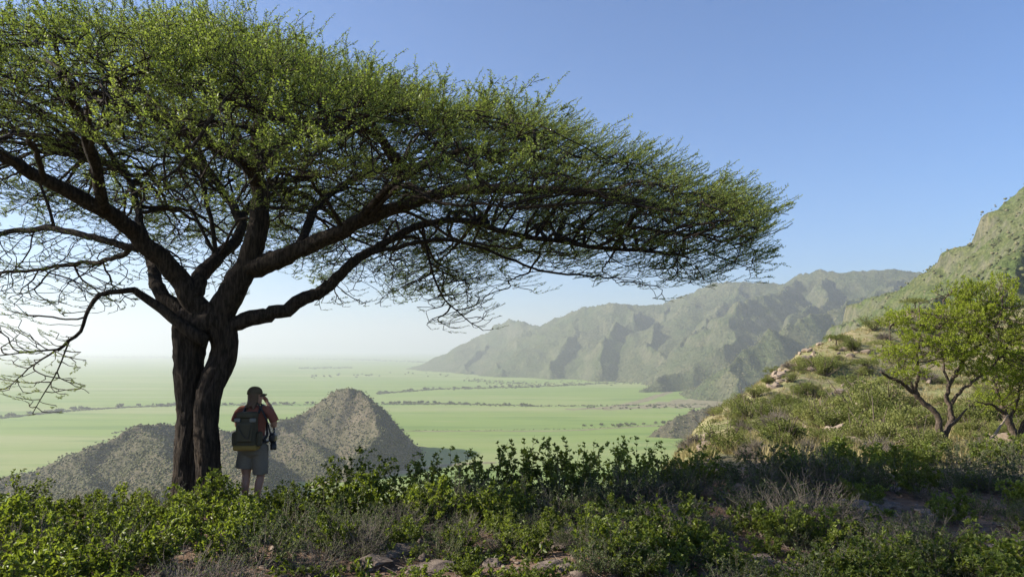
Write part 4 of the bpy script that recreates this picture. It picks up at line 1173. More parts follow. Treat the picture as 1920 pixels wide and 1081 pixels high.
def small_tree(label, base_px, d0, limbs, blobs, npts, seed, group="small green acacias below the rocky slope"):
    rng = np.random.default_rng(seed)
    base = np.array(stand(base_px, d0))
    root = empty("small_acacia", base, label, "tree", group)
    dz = base[2] - P(base_px, limbs[0][0][0][1], d0)[2]
    PT = lambda path: np.array([P(x, y, d0 + s) for x, y, s in path]) + np.array([0, 0, dz])
    seeds = []; tr = None; k = 0.00050 * d0
    for li, (path, r0, r1) in enumerate(limbs):
        p0 = PT(path); n = max(8, int(np.linalg.norm(np.diff(p0, axis=0), axis=1).sum() / 0.09))
        pts = spline(p0, n); pts[1:] += rng.normal(0, 0.015, (n - 1, 3))
        t = np.linspace(0, 1, n); rad = (r1 + (r0 - r1) * (1 - t)) * k
        if li == 0: pts[0, 2] -= 0.15; rad[:2] *= 1.25
        V, Q, T = tube(pts - base, rad, 14, rough=0.16, seed=seed + li, furrow=0.01 if r0 > 6 else 0.0)
        link("trunk" if li == 0 else "limb", MB().add(V, Q, T).mesh("trunk" if li == 0 else "limb", M_bark2), root)
        tan = np.gradient(pts, axis=0); tan /= np.linalg.norm(tan, axis=1)[:, None] + 1e-9
        for i in range(int(n * (0.6 if r0 > 6 else 0.3)), n): seeds.append((pts[i], tan[i], -1))
    P_ = []
    wts = np.array([b[3] * b[4] * b[5] for b in blobs]); wts = wts / wts.sum()
    for (bx, by, bs, rx, ry, rz), wq in zip(blobs, wts):
        c = P(bx, by, d0 + bs) + np.array([0, 0, dz]); m = int(npts * wq)
        v = rng.normal(0, 1, (m, 3)); v /= np.linalg.norm(v, axis=1)[:, None]; v *= rng.random((m, 1)) ** 0.45
        P_.append(c + v * np.array([rx, rz, ry]))
    pts = np.concatenate(P_)
    pos, par, dr = grow(seeds, pts, 0.085, 0.105, 2.2, rng, 0.9)
    n0 = len(seeds)
    rad, kids = pipe(par, n0, 0.005, 2.2, 0.035)
    tw = MB(); twig_mesh(pos - base, par, rad, n0, tw)
    order = np.zeros(len(pos), int)
    for i in range(len(pos) - 1, n0 - 1, -1):
        if par[i] >= 0: order[par[i]] = max(order[par[i]], order[i] + 1)
    g = np.arange(n0, len(pos))
    cl = sstep(-0.35, 0.2, fbm(pos[g, 0] / 0.55, pos[g, 2] / 0.4 + pos[g, 1] / 0.6, 2, seed))
    pr = np.where(order[g] == 0, 1.0, np.where(order[g] <= 3, 0.65, np.where(order[g] < 7, 0.3, 0))) * (0.08 + 0.85 * cl)
    keep = g[rng.random(len(g)) < pr]
    d = dr[keep] + rng.normal(0, 0.4, (len(keep), 3)); d[:, 2] += 0.35
    tp = [spray_template(np.random.default_rng(q + 350), 0.26, 4, 0.03, 0.05, 0.4, 0.5) for q in range(5)]
    lm = MB()
    tint = np.clip(0.5 + 0.25 * fbm(pos[keep, 0] / 0.7, pos[keep, 2] / 0.7, 2, 3) + rng.normal(0, .1, len(keep)), 0, 1)
    place_sprays(tp, pos[keep] - base, d, rng.uniform(0.7, 1.2, len(keep)), rng, lm, tw, tint, 0.003)
    print("small tree", len(pos), len(keep))
    link("branches", tw.mesh("branches", M_bark2), root)
    link("crown", lm.mesh("crown", M_leafT, False), root)
    return root

small_tree("small bright green acacia with two crooked dark trunks on the sunlit ground below the slope", 1766, 20.0, [
    ([(1767, 838, 0), (1764, 812, 0), (1761, 790, 0), (1757, 771, 0), (1745, 758, 0), (1728, 744, 0), (1712, 730, 0), (1698, 718, -.1), (1682, 706, -.2), (1664, 698, -.3), (1650, 690, -.4)], 10, 2),
    ([(1770, 838, .05), (1771, 815, .1), (1775, 800, .1), (1788, 785, .1), (1800, 775, 0), (1811, 760, 0)], 7, 1.5),
    ([(1772, 806, .1), (1784, 780, .3), (1781, 758, .3), (1776, 735, .3), (1784, 708, .3), (1795, 690, .3), (1803, 668, .3), (1812, 640, .3), (1818, 610, .3), (1830, 580, .4)], 7, 1.5),
    ([(1783, 752, .3), (1795, 735, .2), (1806, 722, .1), (1822, 712, 0), (1850, 690, 0), (1880, 660, 0), (1900, 620, .1)], 5, 1.2),
    ([(1712, 730, 0), (1704, 705, 0), (1692, 685, .1), (1680, 668, .2), (1670, 640, .2), (1668, 610, .2)], 4, 1),
    ([(1722, 738, 0), (1718, 715, -.1), (1724, 695, -.2), (1718, 675, -.2), (1722, 640, -.2), (1726, 600, -.2), (1722, 570, -.1)], 5, 1),
    ([(1782, 715, .3), (1770, 690, .5), (1765, 650, .7), (1760, 600, .8), (1770, 560, .8)], 4, 1),
    ([(1803, 668, .3), (1840, 640, .0), (1870, 600, -.3), (1880, 560, -.4)], 4, 1),
], [(1700, 665, -.2, .75, .28, .8), (1745, 640, -.3, .8, .42, .9), (1715, 600, .1, .8, .30, .9), (1790, 600, .2, .8, .45, 1.0), (1765, 655, -.5, .7, .35, .7), (1850, 575, .2, .9, .48, 1.0), (1885, 615, 0, .9, .45, 1.0),
    (1840, 640, -.4, .8, .4, .8), (1700, 700, -.4, .5, .2, .6), (1790, 545, .3, .6, .25, .7), (1870, 535, .2, .5, .25, .6), (1830, 690, .2, .7, .25, .8), (1905, 670, .2, .6, .3, .8)], 9000, 5)

small_tree("darker leaning green acacia cut by the edge of the view, behind the fallen dead branch", 1905, 21.0, [
    ([(1906, 836, 0), (1900, 812, 0), (1893, 795, 0), (1884, 778, 0), (1880, 764, .1), (1872, 740, .2), (1860, 715, .2)], 11, 3),
    ([(1908, 836, 0), (1920, 800, 0), (1935, 770, 0), (1950, 730, 0), (1970, 690, 0)], 9, 2),
    ([(1884, 778, 0), (1870, 765, -.2), (1850, 758, -.3), (1830, 752, -.4)], 5, 1),
    ([(1893, 795, 0), (1905, 760, .2), (1915, 725, .3), (1920, 690, .3)], 5, 1),
], [(1900, 720, 0, .8, .35, 1.0), (1950, 690, 0, .9, .5, 1.0), (1850, 752, -.3, .3, .14, .4), (1890, 760, .3, .6, .22, .8), (1985, 730, 0, .8, .4, .9)], 4500, 8)

# ---------------- fallen dead branches beneath them
def dead_branch(label, d, paths, name="dead_branch"):
    base = P(paths[0][0][0], paths[0][0][1], d); base[2] = float(ground_z(base[0], base[1])) + 0.02
    dz = base[2] - P(paths[0][0][0], paths[0][0][1], d)[2]
    mb = MB(); rng = np.random.default_rng(int(paths[0][0][0]))
    for path, r0 in [(p[:-1], p[-1]) for p in paths]:
        p0 = np.array([P(x, y, d + s) for x, y, s in path]) + np.array([0, 0, dz])
        n = 14; q = spline(p0, n) + rng.normal(0, 0.012, (n, 3))
        V, Q, T = tube(q - base, np.linspace(r0, r0 * .35, n), 8, rough=.15, seed=3); mb.add(V, Q, T)
    o = link(name, mb.mesh("dead_branch", M_dead), None, base)
    tag(o, label, "branch")
dead_branch("bare forked dead branch lying left of the small green acacia trunk", 19.6,
            [((1752, 836, 0), (1736, 831, 0), (1715, 822, 0), (1694, 816, .1), (1686, 806, .2), .045), ((1736, 831, 0), (1746, 822, 0), (1754, 810, 0), .035), ((1715, 822, 0), (1704, 812, -.1), (1697, 800, -.2), .025),
             ((1694, 816, .1), (1680, 822, 0), (1668, 820, 0), .02), ((1726, 826, 0), (1722, 812, .2), (1728, 802, .3), .02)])
dead_branch("pale leaning dead limb propped between the two small green acacias", 20.2,
            [((1843, 838, 0), (1856, 822, 0), (1868, 806, .1), (1880, 788, .2), (1890, 772, .3), .05), ((1850, 836, -.1), (1838, 830, -.2), (1826, 822, -.3), .035), ((1862, 815, 0), (1846, 812, -.1), (1834, 800, -.2), .02)])
def sticks(label, px, d, paths):
    base = np.array(stand(px, d)); mb = MB()
    for pts, r0 in paths:
        q = spline(np.array(pts, float), 12); V, Q, T = tube(q, np.linspace(r0, r0 * .5, 12), 7, rough=.2, seed=2); mb.add(V, Q, T)
    tag(link("dead_stalk", mb.mesh("dead_stalk", M_grey), None, base), label, "stalk")
sticks("pale dry double stalk rising from the lit herbs at the bottom edge", 1352, 5.0, [([(0, 0, -.05), (-.02, .02, .12), (-.06, .03, .22), (-.10, .0, .29)], .007), ([(0.01, 0, .1), (0.01, .02, .18), (-.005, .03, .25)], .006), ([(-.06, .03, .22), (-.11, .03, .27)], .006)])
sticks("broken dry fork of pale twigs beside the flat rock at the bottom edge", 1480, 4.95, [([(0, 0, -.05), (.05, .02, .06), (.09, .03, .12), (.12, .0, .19)], .006), ([(0, 0, -.02), (-.06, .02, .08), (-.09, .03, .14)], .005), ([(.05, .02, .06), (.10, .02, .08), (.13, .01, .14)], .005)])

# ------------------------------------------------------------------ the rocky slope: shrubs, little trees, boulders
def proto_hill(seed, flat=0.75, n=900, size=0.055, stemn=26):
    """a rounded slope shrub about one metre across its radius"""
    rng = np.random.default_rng(seed)
    nb = 10 + seed % 5
    c = rng.normal(0, 0.46, (nb, 3)); c[:, 2] = np.abs(c[:, 2]) * 0.6 + 0.35
    r = rng.uniform(0.22, 0.46, nb)
    k = rng.integers(0, nb, n)
    v = rng.normal(0, 1, (n, 3)); v /= np.linalg.norm(v, axis=1)[:, None]; v *= rng.random((n, 1)) ** 0.4
    p = c[k] + v * r[k][:, None]; p[:, 2] = np.abs(p[:, 2]) * flat
    o = v + rng.normal(0, 0.6, (n, 3)) + np.array([0, 0, .4]); o /= np.linalg.norm(o, axis=1)[:, None]
    lm = MB(); leaf_batch(lm, p, o, size * rng.uniform(0.6, 1.5, n), rng, 0.6)
    sm = MB(); m = stemn
    e = c[rng.integers(0, nb, m)] * np.array([1, 1, flat]) + rng.normal(0, .25, (m, 3))
    thin(sm, np.zeros((m, 3)) + rng.normal(0, .05, (m, 3)) * np.array([1, 1, 0]) - np.array([0, 0, .1]), e, 0.03, 0.01, 4)
    return sm.mesh("stems", M_stem), lm.mesh("foliage", M_leafH, False)
HILL = [proto_hill(300 + k, 0.62 + 0.12 * (k % 3), 2100 + 150 * k) for k in range(6)]
def proto_dry(seed):
    rng = np.random.default_rng(seed); sm = MB(); m = 240
    v = rng.normal(0, 1, (m, 3)); v[:, 2] = np.abs(v[:, 2]); v /= np.linalg.norm(v, axis=1)[:, None]
    a = v * 0.1; b = v * rng.uniform(.6, 1.05, (m, 1)) * np.array([1, 1, .8])
    thin(sm, a, b, .014, .007, 3); b2 = b + rng.normal(0, .22, (m, 3)); thin(sm, a + (b - a) * .6, b2, .009, .005, 3)
    st = sm.mesh("stems", M_grey)
    lm = MB(); n = 160; k = rng.integers(0, m, n)
    leaf_batch(lm, b[k] * rng.uniform(.5, 1, (n, 1)), v[k], .07 * rng.uniform(.6, 1.2, n), rng, .5)
    return st, lm.mesh("foliage", M_leafD, False)
DRY = [proto_dry(320 + k) for k in range(2)]
def proto_umbrella(seed):
    rng = np.random.default_rng(seed); sm = MB(); lm = MB()
    sm.tube(spline([(0, 0, -.2), (.08, .02, .3), (.02, -.05, .7)], 8), np.linspace(.07, .045, 8), 7)
    for a in range(7):
        an = a * .9 + rng.normal(0, .2); rr = rng.uniform(.6, 1.1)
        sm.tube(spline([(.02, -.05, .6), (rr * .5 * math.cos(an), rr * .5 * math.sin(an), .9), (rr * math.cos(an), rr * math.sin(an), 1.12)], 7), np.linspace(.035, .012, 7), 5)
    n = 2600; an = rng.uniform(0, 6.28, n); rr = 1.25 * np.sqrt(rng.random(n)) * (1 + .15 * np.sin(an * 3 + seed))
    p = np.stack([rr * np.cos(an), rr * np.sin(an), 0.95 - .12 * rr ** 2 + rng.normal(0, .09, n) + .12 * fbm(rr * np.cos(an) * 2, rr * np.sin(an) * 2, 2, seed)], -1)
    o = rng.normal(0, 1, (n, 3)) * np.array([1, 1, .4]) + np.array([0, 0, .2]); o /= np.linalg.norm(o, axis=1)[:, None]
    leaf_batch(lm, p, o, .07 * rng.uniform(.6, 1.4, n), rng, .5)
    return sm.mesh("trunk", M_bark2), lm.mesh("crown", M_leafH, False)
UMB = [proto_umbrella(330 + k) for k in range(2)]

def slope_point(px, py):
    """ground of the slope seen at photo pixel: march along the view ray"""
    t = np.exp(np.linspace(math.log(16), math.log(150), 900))
    q = P(px, py, 1.0)[None] * t[:, None]
    below = q[:, 2] < ground_z(q[:, 0], q[:, 1])
    if not below.any() or below[0]: return None
    i = int(np.argmax(below)); return Vector((q[i, 0], q[i, 1], float(ground_z(q[i, 0], q[i, 1]))))
srng = random.Random(31)
def slope_shrub(p, s, kind):
    if kind == "dry": st, fo = DRY[srng.randrange(2)]; nm, desc, cat, grp = "dry_shrub", "dry leafless brown shrub", "shrub", "dry shrubs on the rocky slope"
    elif kind == "umb": st, fo = UMB[srng.randrange(2)]; nm, desc, cat, grp = "umbrella_acacia", "little flat-topped acacia", "tree", "little acacias on the rocky slope"
    else: st, fo = HILL[srng.randrange(6)]; nm, desc, cat, grp = "slope_shrub", ("large" if s > 1.35 else "mid-sized" if s > .85 else "small") + " rounded olive shrub", "shrub", "rounded shrubs on the rocky slope"
    o = empty(nm, p, None, None, None, srng.uniform(0, 6.28)); o.scale = (s, s, s * srng.uniform(.8, 1.15))
    link("trunk" if kind == "umb" else "stems", st, o); link("crown" if kind == "umb" else "foliage", fo, o)
    reg(o, desc, cat, grp)
for px, py, s, k in [(1440, 720, 1.2, "s"), (1452, 700, 1.1, "s"), (1395, 760, 1.3, "s"), (1375, 775, 1.2, "s"), (1415, 745, 1.3, "s"), (1545, 705, 2.1, "s"), (1560, 690, 1.6, "s"), (1530, 685, 1.4, "s"), (1580, 770, 1.6, "s"), (1620, 790, 1.7, "s"), (1660, 775, 1.7, "s"),
                     (1500, 740, 1.4, "s"), (1470, 760, 1.2, "s"), (1460, 800, 1.5, "dry"), (1590, 720, 1.5, "s"), (1600, 660, 1.7, "s"), (1640, 620, 1.9, "s"), (1570, 650, 1.6, "umb"), (1640, 596, 2.0, "umb"), (1665, 583, 2.2, "umb"), (1690, 578, 2.8, "umb"),
                     (1715, 582, 2.0, "umb"), (1545, 628, 1.3, "umb"), (1600, 612, 1.6, "umb"), (1390, 800, 1.0, "s"), (1405, 785, 1.5, "s"), (1430, 790, 1.5, "s"), (1470, 830, 1.3, "s"), (1500, 690, 1.2, "s"), (1620, 700, 1.6, "umb"), (1655, 660, 1.7, "umb"), (1610, 745, 1.4, "s"),
                     (1690, 800, 1.5, "s"), (1560, 810, 1.3, "s"), (1525, 800, 1.2, "s"), (1640, 830, 1.3, "s"), (1480, 690, .9, "dry"), (1505, 650, .9, "s"), (1340, 775, 1.0, "dry"), (1860, 800, 1.6, "s"), (1820, 790, 1.4, "s"), (1600, 830, 1.2, "s")]:
    p = slope_point(px, py)
    if p: slope_shrub(p, s * (0.62 if k == "umb" else 0.74), k)
cnt = 0
while cnt < 245:
    px = srng.uniform(1265, 1990); py = srng.uniform(565, 858)
    p = slope_point(px, py)
    if p is None: continue
    if fbm(np.array(p.x / 6.0), np.array(p.y / 6.0), 2, 44) < -0.25 + 0.5 * srng.random() * (px < 1380): continue
    if abs(px - 1600 + (py - 720) * .6) < 55 and 640 < py < 800 and srng.random() < .75: continue
    cnt += 1
    slope_shrub(p, srng.choice((.35, .45, .5, .6, .7, .9)) * (0.75 if py > 790 else 1), srng.choice("ssssssd").replace("d", "dry"))
def slope_rock(px, py, s):
    p = slope_point(px, py)
    if p is None: return
    p.z += s * .2
    o = link("boulder", HROCK[srng.randrange(4)], None, p, (srng.uniform(-.4, .4), srng.uniform(-.4, .4), srng.uniform(0, 6.28)), (s, s * srng.uniform(.7, 1), s * srng.uniform(.7, 1.2)))
    reg(o, ("large" if s > .45 else "small") + " pale boulder", "boulder", "pale boulders on the rocky slope")
for i in range(30): slope_rock(srng.gauss(1512, 26), srng.gauss(668, 15), srng.uniform(.15, .5))
for i in range(20): slope_rock(srng.gauss(1465, 10), srng.gauss(708, 16), srng.uniform(.2, .6))
for i in range(46): slope_rock(srng.gauss(1592, 36), srng.gauss(735, 42), srng.uniform(.15, .5))
for i in range(36): slope_rock(srng.uniform(1290, 1900), srng.uniform(600, 850), srng.uniform(.15, .5))

# ------------------------------------------------------------------ far scrub and the trees on the plain
def scrub(name, V, n, smin, smax, label, seed, cond, zoff=0.3):
    rng = np.random.default_rng(seed)
    m = cond(V); idx = np.where(m)[0]
    idx = rng.choice(idx, n)
    p = V[idx] + rng.normal(0, 1, (n, 3)) * np.array([6, 6, 0]) * (smax / 4)
    bm = bmesh.new(); bmesh.ops.create_icosphere(bm, subdivisions=1, radius=1.0)
    tv = np.array([v.co for v in bm.verts]); tf = np.array([[v.index for v in f.verts] for f in bm.faces]); bm.free()
    s = smin + (smax - smin) * rng.random(n) ** 2
    VV = tv[None] * rng.uniform(.6, 1.25, (n, len(tv), 1)) * s[:, None, None] * np.array([1, 1, .7]) + p[:, None]
    VV[..., 2] += s[:, None] * zoff
    F = tf[None] + (np.arange(n) * len(tv))[:, None, None]
    me = np_mesh(name, VV.reshape(-1, 3), [F.reshape(-1, 3)], M_scrub, False, {"tint": np.repeat(rng.random(n), len(tv))})
    tag(link(name, me), label, "scrub", kind="stuff")
_m = NT("far_scrub"); M_scrub = _m.done(_m.principled(_m.ramp(_m.attr("tint"), [(0, (.06, .065, .03)), (.6, (.105, .11, .05)), (1, (.17, .15, .09))]), .95, None, .05))
inview = lambda V: (V[:, 2] > PLAIN + 3) & (V[:, 1] > 0)
scrub("hill_scrub", CV, 40000, .6, 2.5, "low thorn scrub speckled over the conical hill and its ridge", 1, inview)
scrub("spur_scrub", CV2, 2500, .8, 3.0, "low thorn scrub on the small spur behind the slope", 2, inview)
scrub("peak_scrub", PV, 16000, .7, 3.0, "green scrub covering the tall peak at right", 3, lambda V: inview(V) & (np.hypot(V[:, 0], V[:, 1]) < 1900))
scrub("mountain_scrub", MV, 30000, 1.8, 5.0, "distant scrub dotting the hazy mountain flanks", 4, lambda V: inview(V) & (np.hypot(V[:, 0], V[:, 1]) < 8500))

def plain_pt(px, py):
    q = P(px, py, 1.0); k = PLAIN / q[2]; return q * k
PT_ = []
for k in range(3):
    rng = np.random.default_rng(400 + k); mb = MB(); n = 60
    v = rng.normal(0, 1, (n, 3)); v /= np.linalg.norm(v, axis=1)[:, None]
    p = v * np.array([1, 1, .38]) * rng.random((n, 1)) ** .4 + np.array([0, 0, .75])
    o = rng.normal(0, 1, (n, 3)); o /= np.linalg.norm(o, axis=1)[:, None]
    leaf_batch(mb, p, o, rng.uniform(.4, .7, n), rng, .8)
    mb.tube([(0, 0, -.1), (.05, 0, .4), (0, 0, .8)], [.07, .06, .04], 5, a=0.0)
    PT_.append(mb.mesh("plain_tree", M_scrub, False))
def plain_tree(px, py, s, grp, label):
    q = plain_pt(px, py)
    o = link("plain_tree", PT_[srng.randrange(3)], None, q, (0, 0, srng.uniform(0, 6.28)), (s, s, s * srng.uniform(.8, 1.1)))
    tag(o, label, "tree", grp)
def tree_row(pts, n, s0, s1, grp, label, jit=1.0, p=1.0):
    pts = np.array(pts, float)
    for i in range(n):
        t = srng.random() ** p; x = np.interp(t, np.linspace(0, 1, len(pts)), pts[:, 0]); y = np.interp(t, np.linspace(0, 1, len(pts)), pts[:, 1])
        plain_tree(x, y + srng.gauss(0, jit), srng.uniform(s0, s1), grp, label)
tree_row([(0, 783), (70, 775), (140, 768), (220, 763), (300, 760), (335, 758)], 44, 4, 9, "dark trees in the row left of the trunk", "tiny dark tree in the row crossing the plain left of the trunk", 1.0)
tree_row([(410, 760), (470, 757), (540, 757), (600, 757)], 16, 4, 8, "dark trees in the row behind the hiker", "tiny dark tree in the row crossing the plain behind the hiker", .8)
tree_row([(715, 757), (790, 755), (860, 757), (930, 759), (1010, 761)], 44, 4, 8, "dark trees in the row right of the conical hill", "tiny dark tree in the row right of the conical hill", 1.0)
tree_row([(705, 738), (760, 733), (820, 729), (900, 727), (1000, 725), (1100, 722)], 46, 6, 10, "dark trees in the farther row", "tiny dark tree in the farther row running to the mountain foot", .9)
tree_row([(1085, 800), (1130, 798), (1180, 797), (1240, 794), (1270, 790)], 24, 3.5, 6, "acacias on the near plain", "small dark acacia on the near plain below the mountains", 1.2)
tree_row([(1080, 764), (1140, 766), (1200, 765), (1260, 763), (1300, 762)], 24, 3, 6, "trees along the dark gully", "tiny dark tree along the gully below the mountain spur", 1.2)
tree_row([(580, 708), (640, 704), (700, 703), (800, 700), (850, 705)], 26, 6, 11, "hazy trees on the far plain", "tiny hazy tree on the far plain beyond the conical hill", 2.0)
def far_wood():
    """tree belts so far off that they read as one mass"""
    rng = np.random.default_rng(9); out = []
    for pts, n, s0, s1, j in [([(0, 671), (150, 669), (330, 670)], 500, 14, 34, .7), ([(440, 671), (560, 672), (700, 675), (820, 680)], 260, 12, 22, .35), ([(560, 690), (660, 689)], 70, 8, 14, .6), ([(0, 784), (70, 776), (140, 769), (220, 764), (335, 759), (600, 758)], 700, 1.6, 4.6, .6),
                              ([(715, 757), (860, 757), (1010, 761), (1330, 758)], 640, 1.5, 4.4, .6), ([(705, 738), (820, 729), (1000, 725), (1220, 714)], 700, 2.4, 6.0, .6), ([(700, 806), (900, 806), (1080, 803), (1250, 795)], 160, .7, 1.6, .6),
                              ([(870, 712), (1000, 720), (1200, 716)], 300, 3, 7, 2.0), ([(1240, 716), (1340, 742)], 200, 2, 5, 3.0), ([(210, 812), (260, 800), (330, 793)], 60, 1, 2.2, .8), ([(540, 820), (640, 835), (720, 835)], 60, .8, 2, 2)]:
        pts = np.array(pts, float)
        for i in range(n):
            t = rng.random(); x = np.interp(t, np.linspace(0, 1, len(pts)), pts[:, 0]); y = np.interp(t, np.linspace(0, 1, len(pts)), pts[:, 1])
            q = plain_pt(x, max(y + rng.normal(0, j), 661)); out.append((*q, rng.uniform(s0, s1)))
    out = np.array(out); n = len(out)
    bm = bmesh.new(); bmesh.ops.create_icosphere(bm, subdivisions=1, radius=1.0)
    tv = np.array([v.co for v in bm.verts]); tf = np.array([[v.index for v in f.verts] for f in bm.faces]); bm.free()
    V = tv[None] * rng.uniform(.6, 1.2, (n, len(tv), 1)) * out[:, 3][:, None, None] * np.array([1.3, 1.3, .6]) + out[:, None, :3]; V[..., 2] += out[:, 3][:, None] * .3
    F = tf[None] + (np.arange(n) * len(tv))[:, None, None]
    tag(link("far_woodland", np_mesh("far_woodland", V.reshape(-1, 3), [F.reshape(-1, 3)], M_scrub, False, {"tint": np.repeat(rng.random(n) * .6, len(tv))})), "far belts of bush and hedge lines crossing the green plain", "woodland", kind="stuff")
far_wood()
# ------------------------------------------------------------------ the hiker, the backpack and the camera
M_skin = mat_simple("skin", (0.36, 0.20, 0.14), (0.42, 0.25, 0.175), 30, 0.55, 0.1, 0.001, 0.35)
M_shirt = mat_simple("salmon_cotton", (0.20, 0.072, 0.05), (0.26, 0.10, 0.07), 40, 0.9, 0.3, 0.003)
M_short = mat_simple("grey_cloth", (0.155, 0.138, 0.108), (0.195, 0.175, 0.14), 40, 0.9, 0.3, 0.003)
M_hair = mat_simple("brown_hair", (0.075, 0.042, 0.025), (0.13, 0.078, 0.045), 60, 0.6, 0.6, 0.004, 0.4)
M_cap = mat_simple("cap_cloth", (0.085, 0.065, 0.04), (0.115, 0.09, 0.058), 50, 0.9, 0.2, 0.002)
M_boot = mat_simple("boot_leather", (0.07, 0.05, 0.035), (0.11, 0.08, 0.055), 30, 0.7, 0.3, 0.003)
M_pack = mat_simple("pack_fabric", (0.052, 0.046, 0.029), (0.072, 0.065, 0.042), 60, 0.75, 0.3, 0.003)
M_pack2 = mat_simple("pack_panel", (0.13, 0.135, 0.125), (0.17, 0.175, 0.16), 60, 0.7, 0.3, 0.003)
M_mustard = mat_simple("mustard_fabric", (0.17, 0.115, 0.03), (0.22, 0.155, 0.045), 60, 0.85, 0.3, 0.003)
M_black = mat_simple("black_plastic", (0.012, 0.012, 0.013), (0.02, 0.02, 0.021), 60, 0.45, 0.1, 0.001, 0.5)

def soft(name, mb, mat, parent, voxel=0.010, smooth=5, loc=None):
    o = link(name, mb.mesh(name, mat, True), parent, loc)
    r = o.modifiers.new("Remesh", 'REMESH'); r.mode = 'VOXEL'; r.voxel_size = voxel; r.use_smooth_shade = True
    s = o.modifiers.new("Smooth", 'SMOOTH'); s.iterations = smooth; s.factor = 0.5
    return o

def ell(mb, pts, rad, ry=1.0, sides=20, yc=0.0):
    V, Q, T = tube(np.asarray(pts, float), np.asarray(rad, float), sides)
    V[:, 1] = yc + (V[:, 1] - yc) * ry
    mb.add(V, Q, T)

def rbox(mb, c, size, bev=0.02, rot=None, taper=1.0):
    bm = bmesh.new(); bmesh.ops.create_cube(bm, size=1.0)
    for v in bm.verts:
        k = taper if v.co.z > 0 else 1.0
        v.co = (v.co.x * size[0] * k, v.co.y * size[1] * k, v.co.z * size[2])
    bmesh.ops.bevel(bm, geom=list(bm.edges), offset=bev, segments=3, profile=0.5, affect='EDGES')
    bmesh.ops.triangulate(bm, faces=list(bm.faces))
    V = np.array([v.co for v in bm.verts]); T = np.array([[v.index for v in f.verts] for f in bm.faces])
    bm.free()
    if rot is not None: V = V @ np.array(Matrix.Rotation(rot[1], 3, rot[0])).T
    mb.add(V + np.asarray(c), None, T)

def hand(mb, w, d, up, side):
    """palm, four bent fingers and a thumb; w wrist, d direction, up back of the hand, side = thumb side"""
    w = np.asarray(w, float); d = np.asarray(d, float); up = np.asarray(up, float)
    d = d / np.linalg.norm(d); up = up - d * (up @ d); up /= np.linalg.norm(up); s = np.cross(d, up) * side
    for k in np.linspace(-0.026, 0.026, 4):
        mb.tube([w + s * k * .6, w + d * .045 + s * k, w + d * .088 + s * k], [.013, .014, .011], 8)
    for k, L in zip((-0.029, -0.010, 0.010, 0.029), (.058, .072, .076, .066)):
        a = w + d * .085 + s * k
        b = a + (d * .75 - up * .5) * L * .45; c = b + (d * .1 - up * .9) * L * .35; e = c + (-d * .6 - up * .4) * L * .28
        mb.tube([a, b, c, e], [.0095, .009, .0082, .0065], 8)
    a = w + d * .02 + s * .032
    mb.tube([a, a + d * .03 + s * .018 - up * .012, a + d * .055 + s * .008 - up * .035, a + d * .07 - s * .008 - up * .05], [.014, .012, .010, .007], 8)

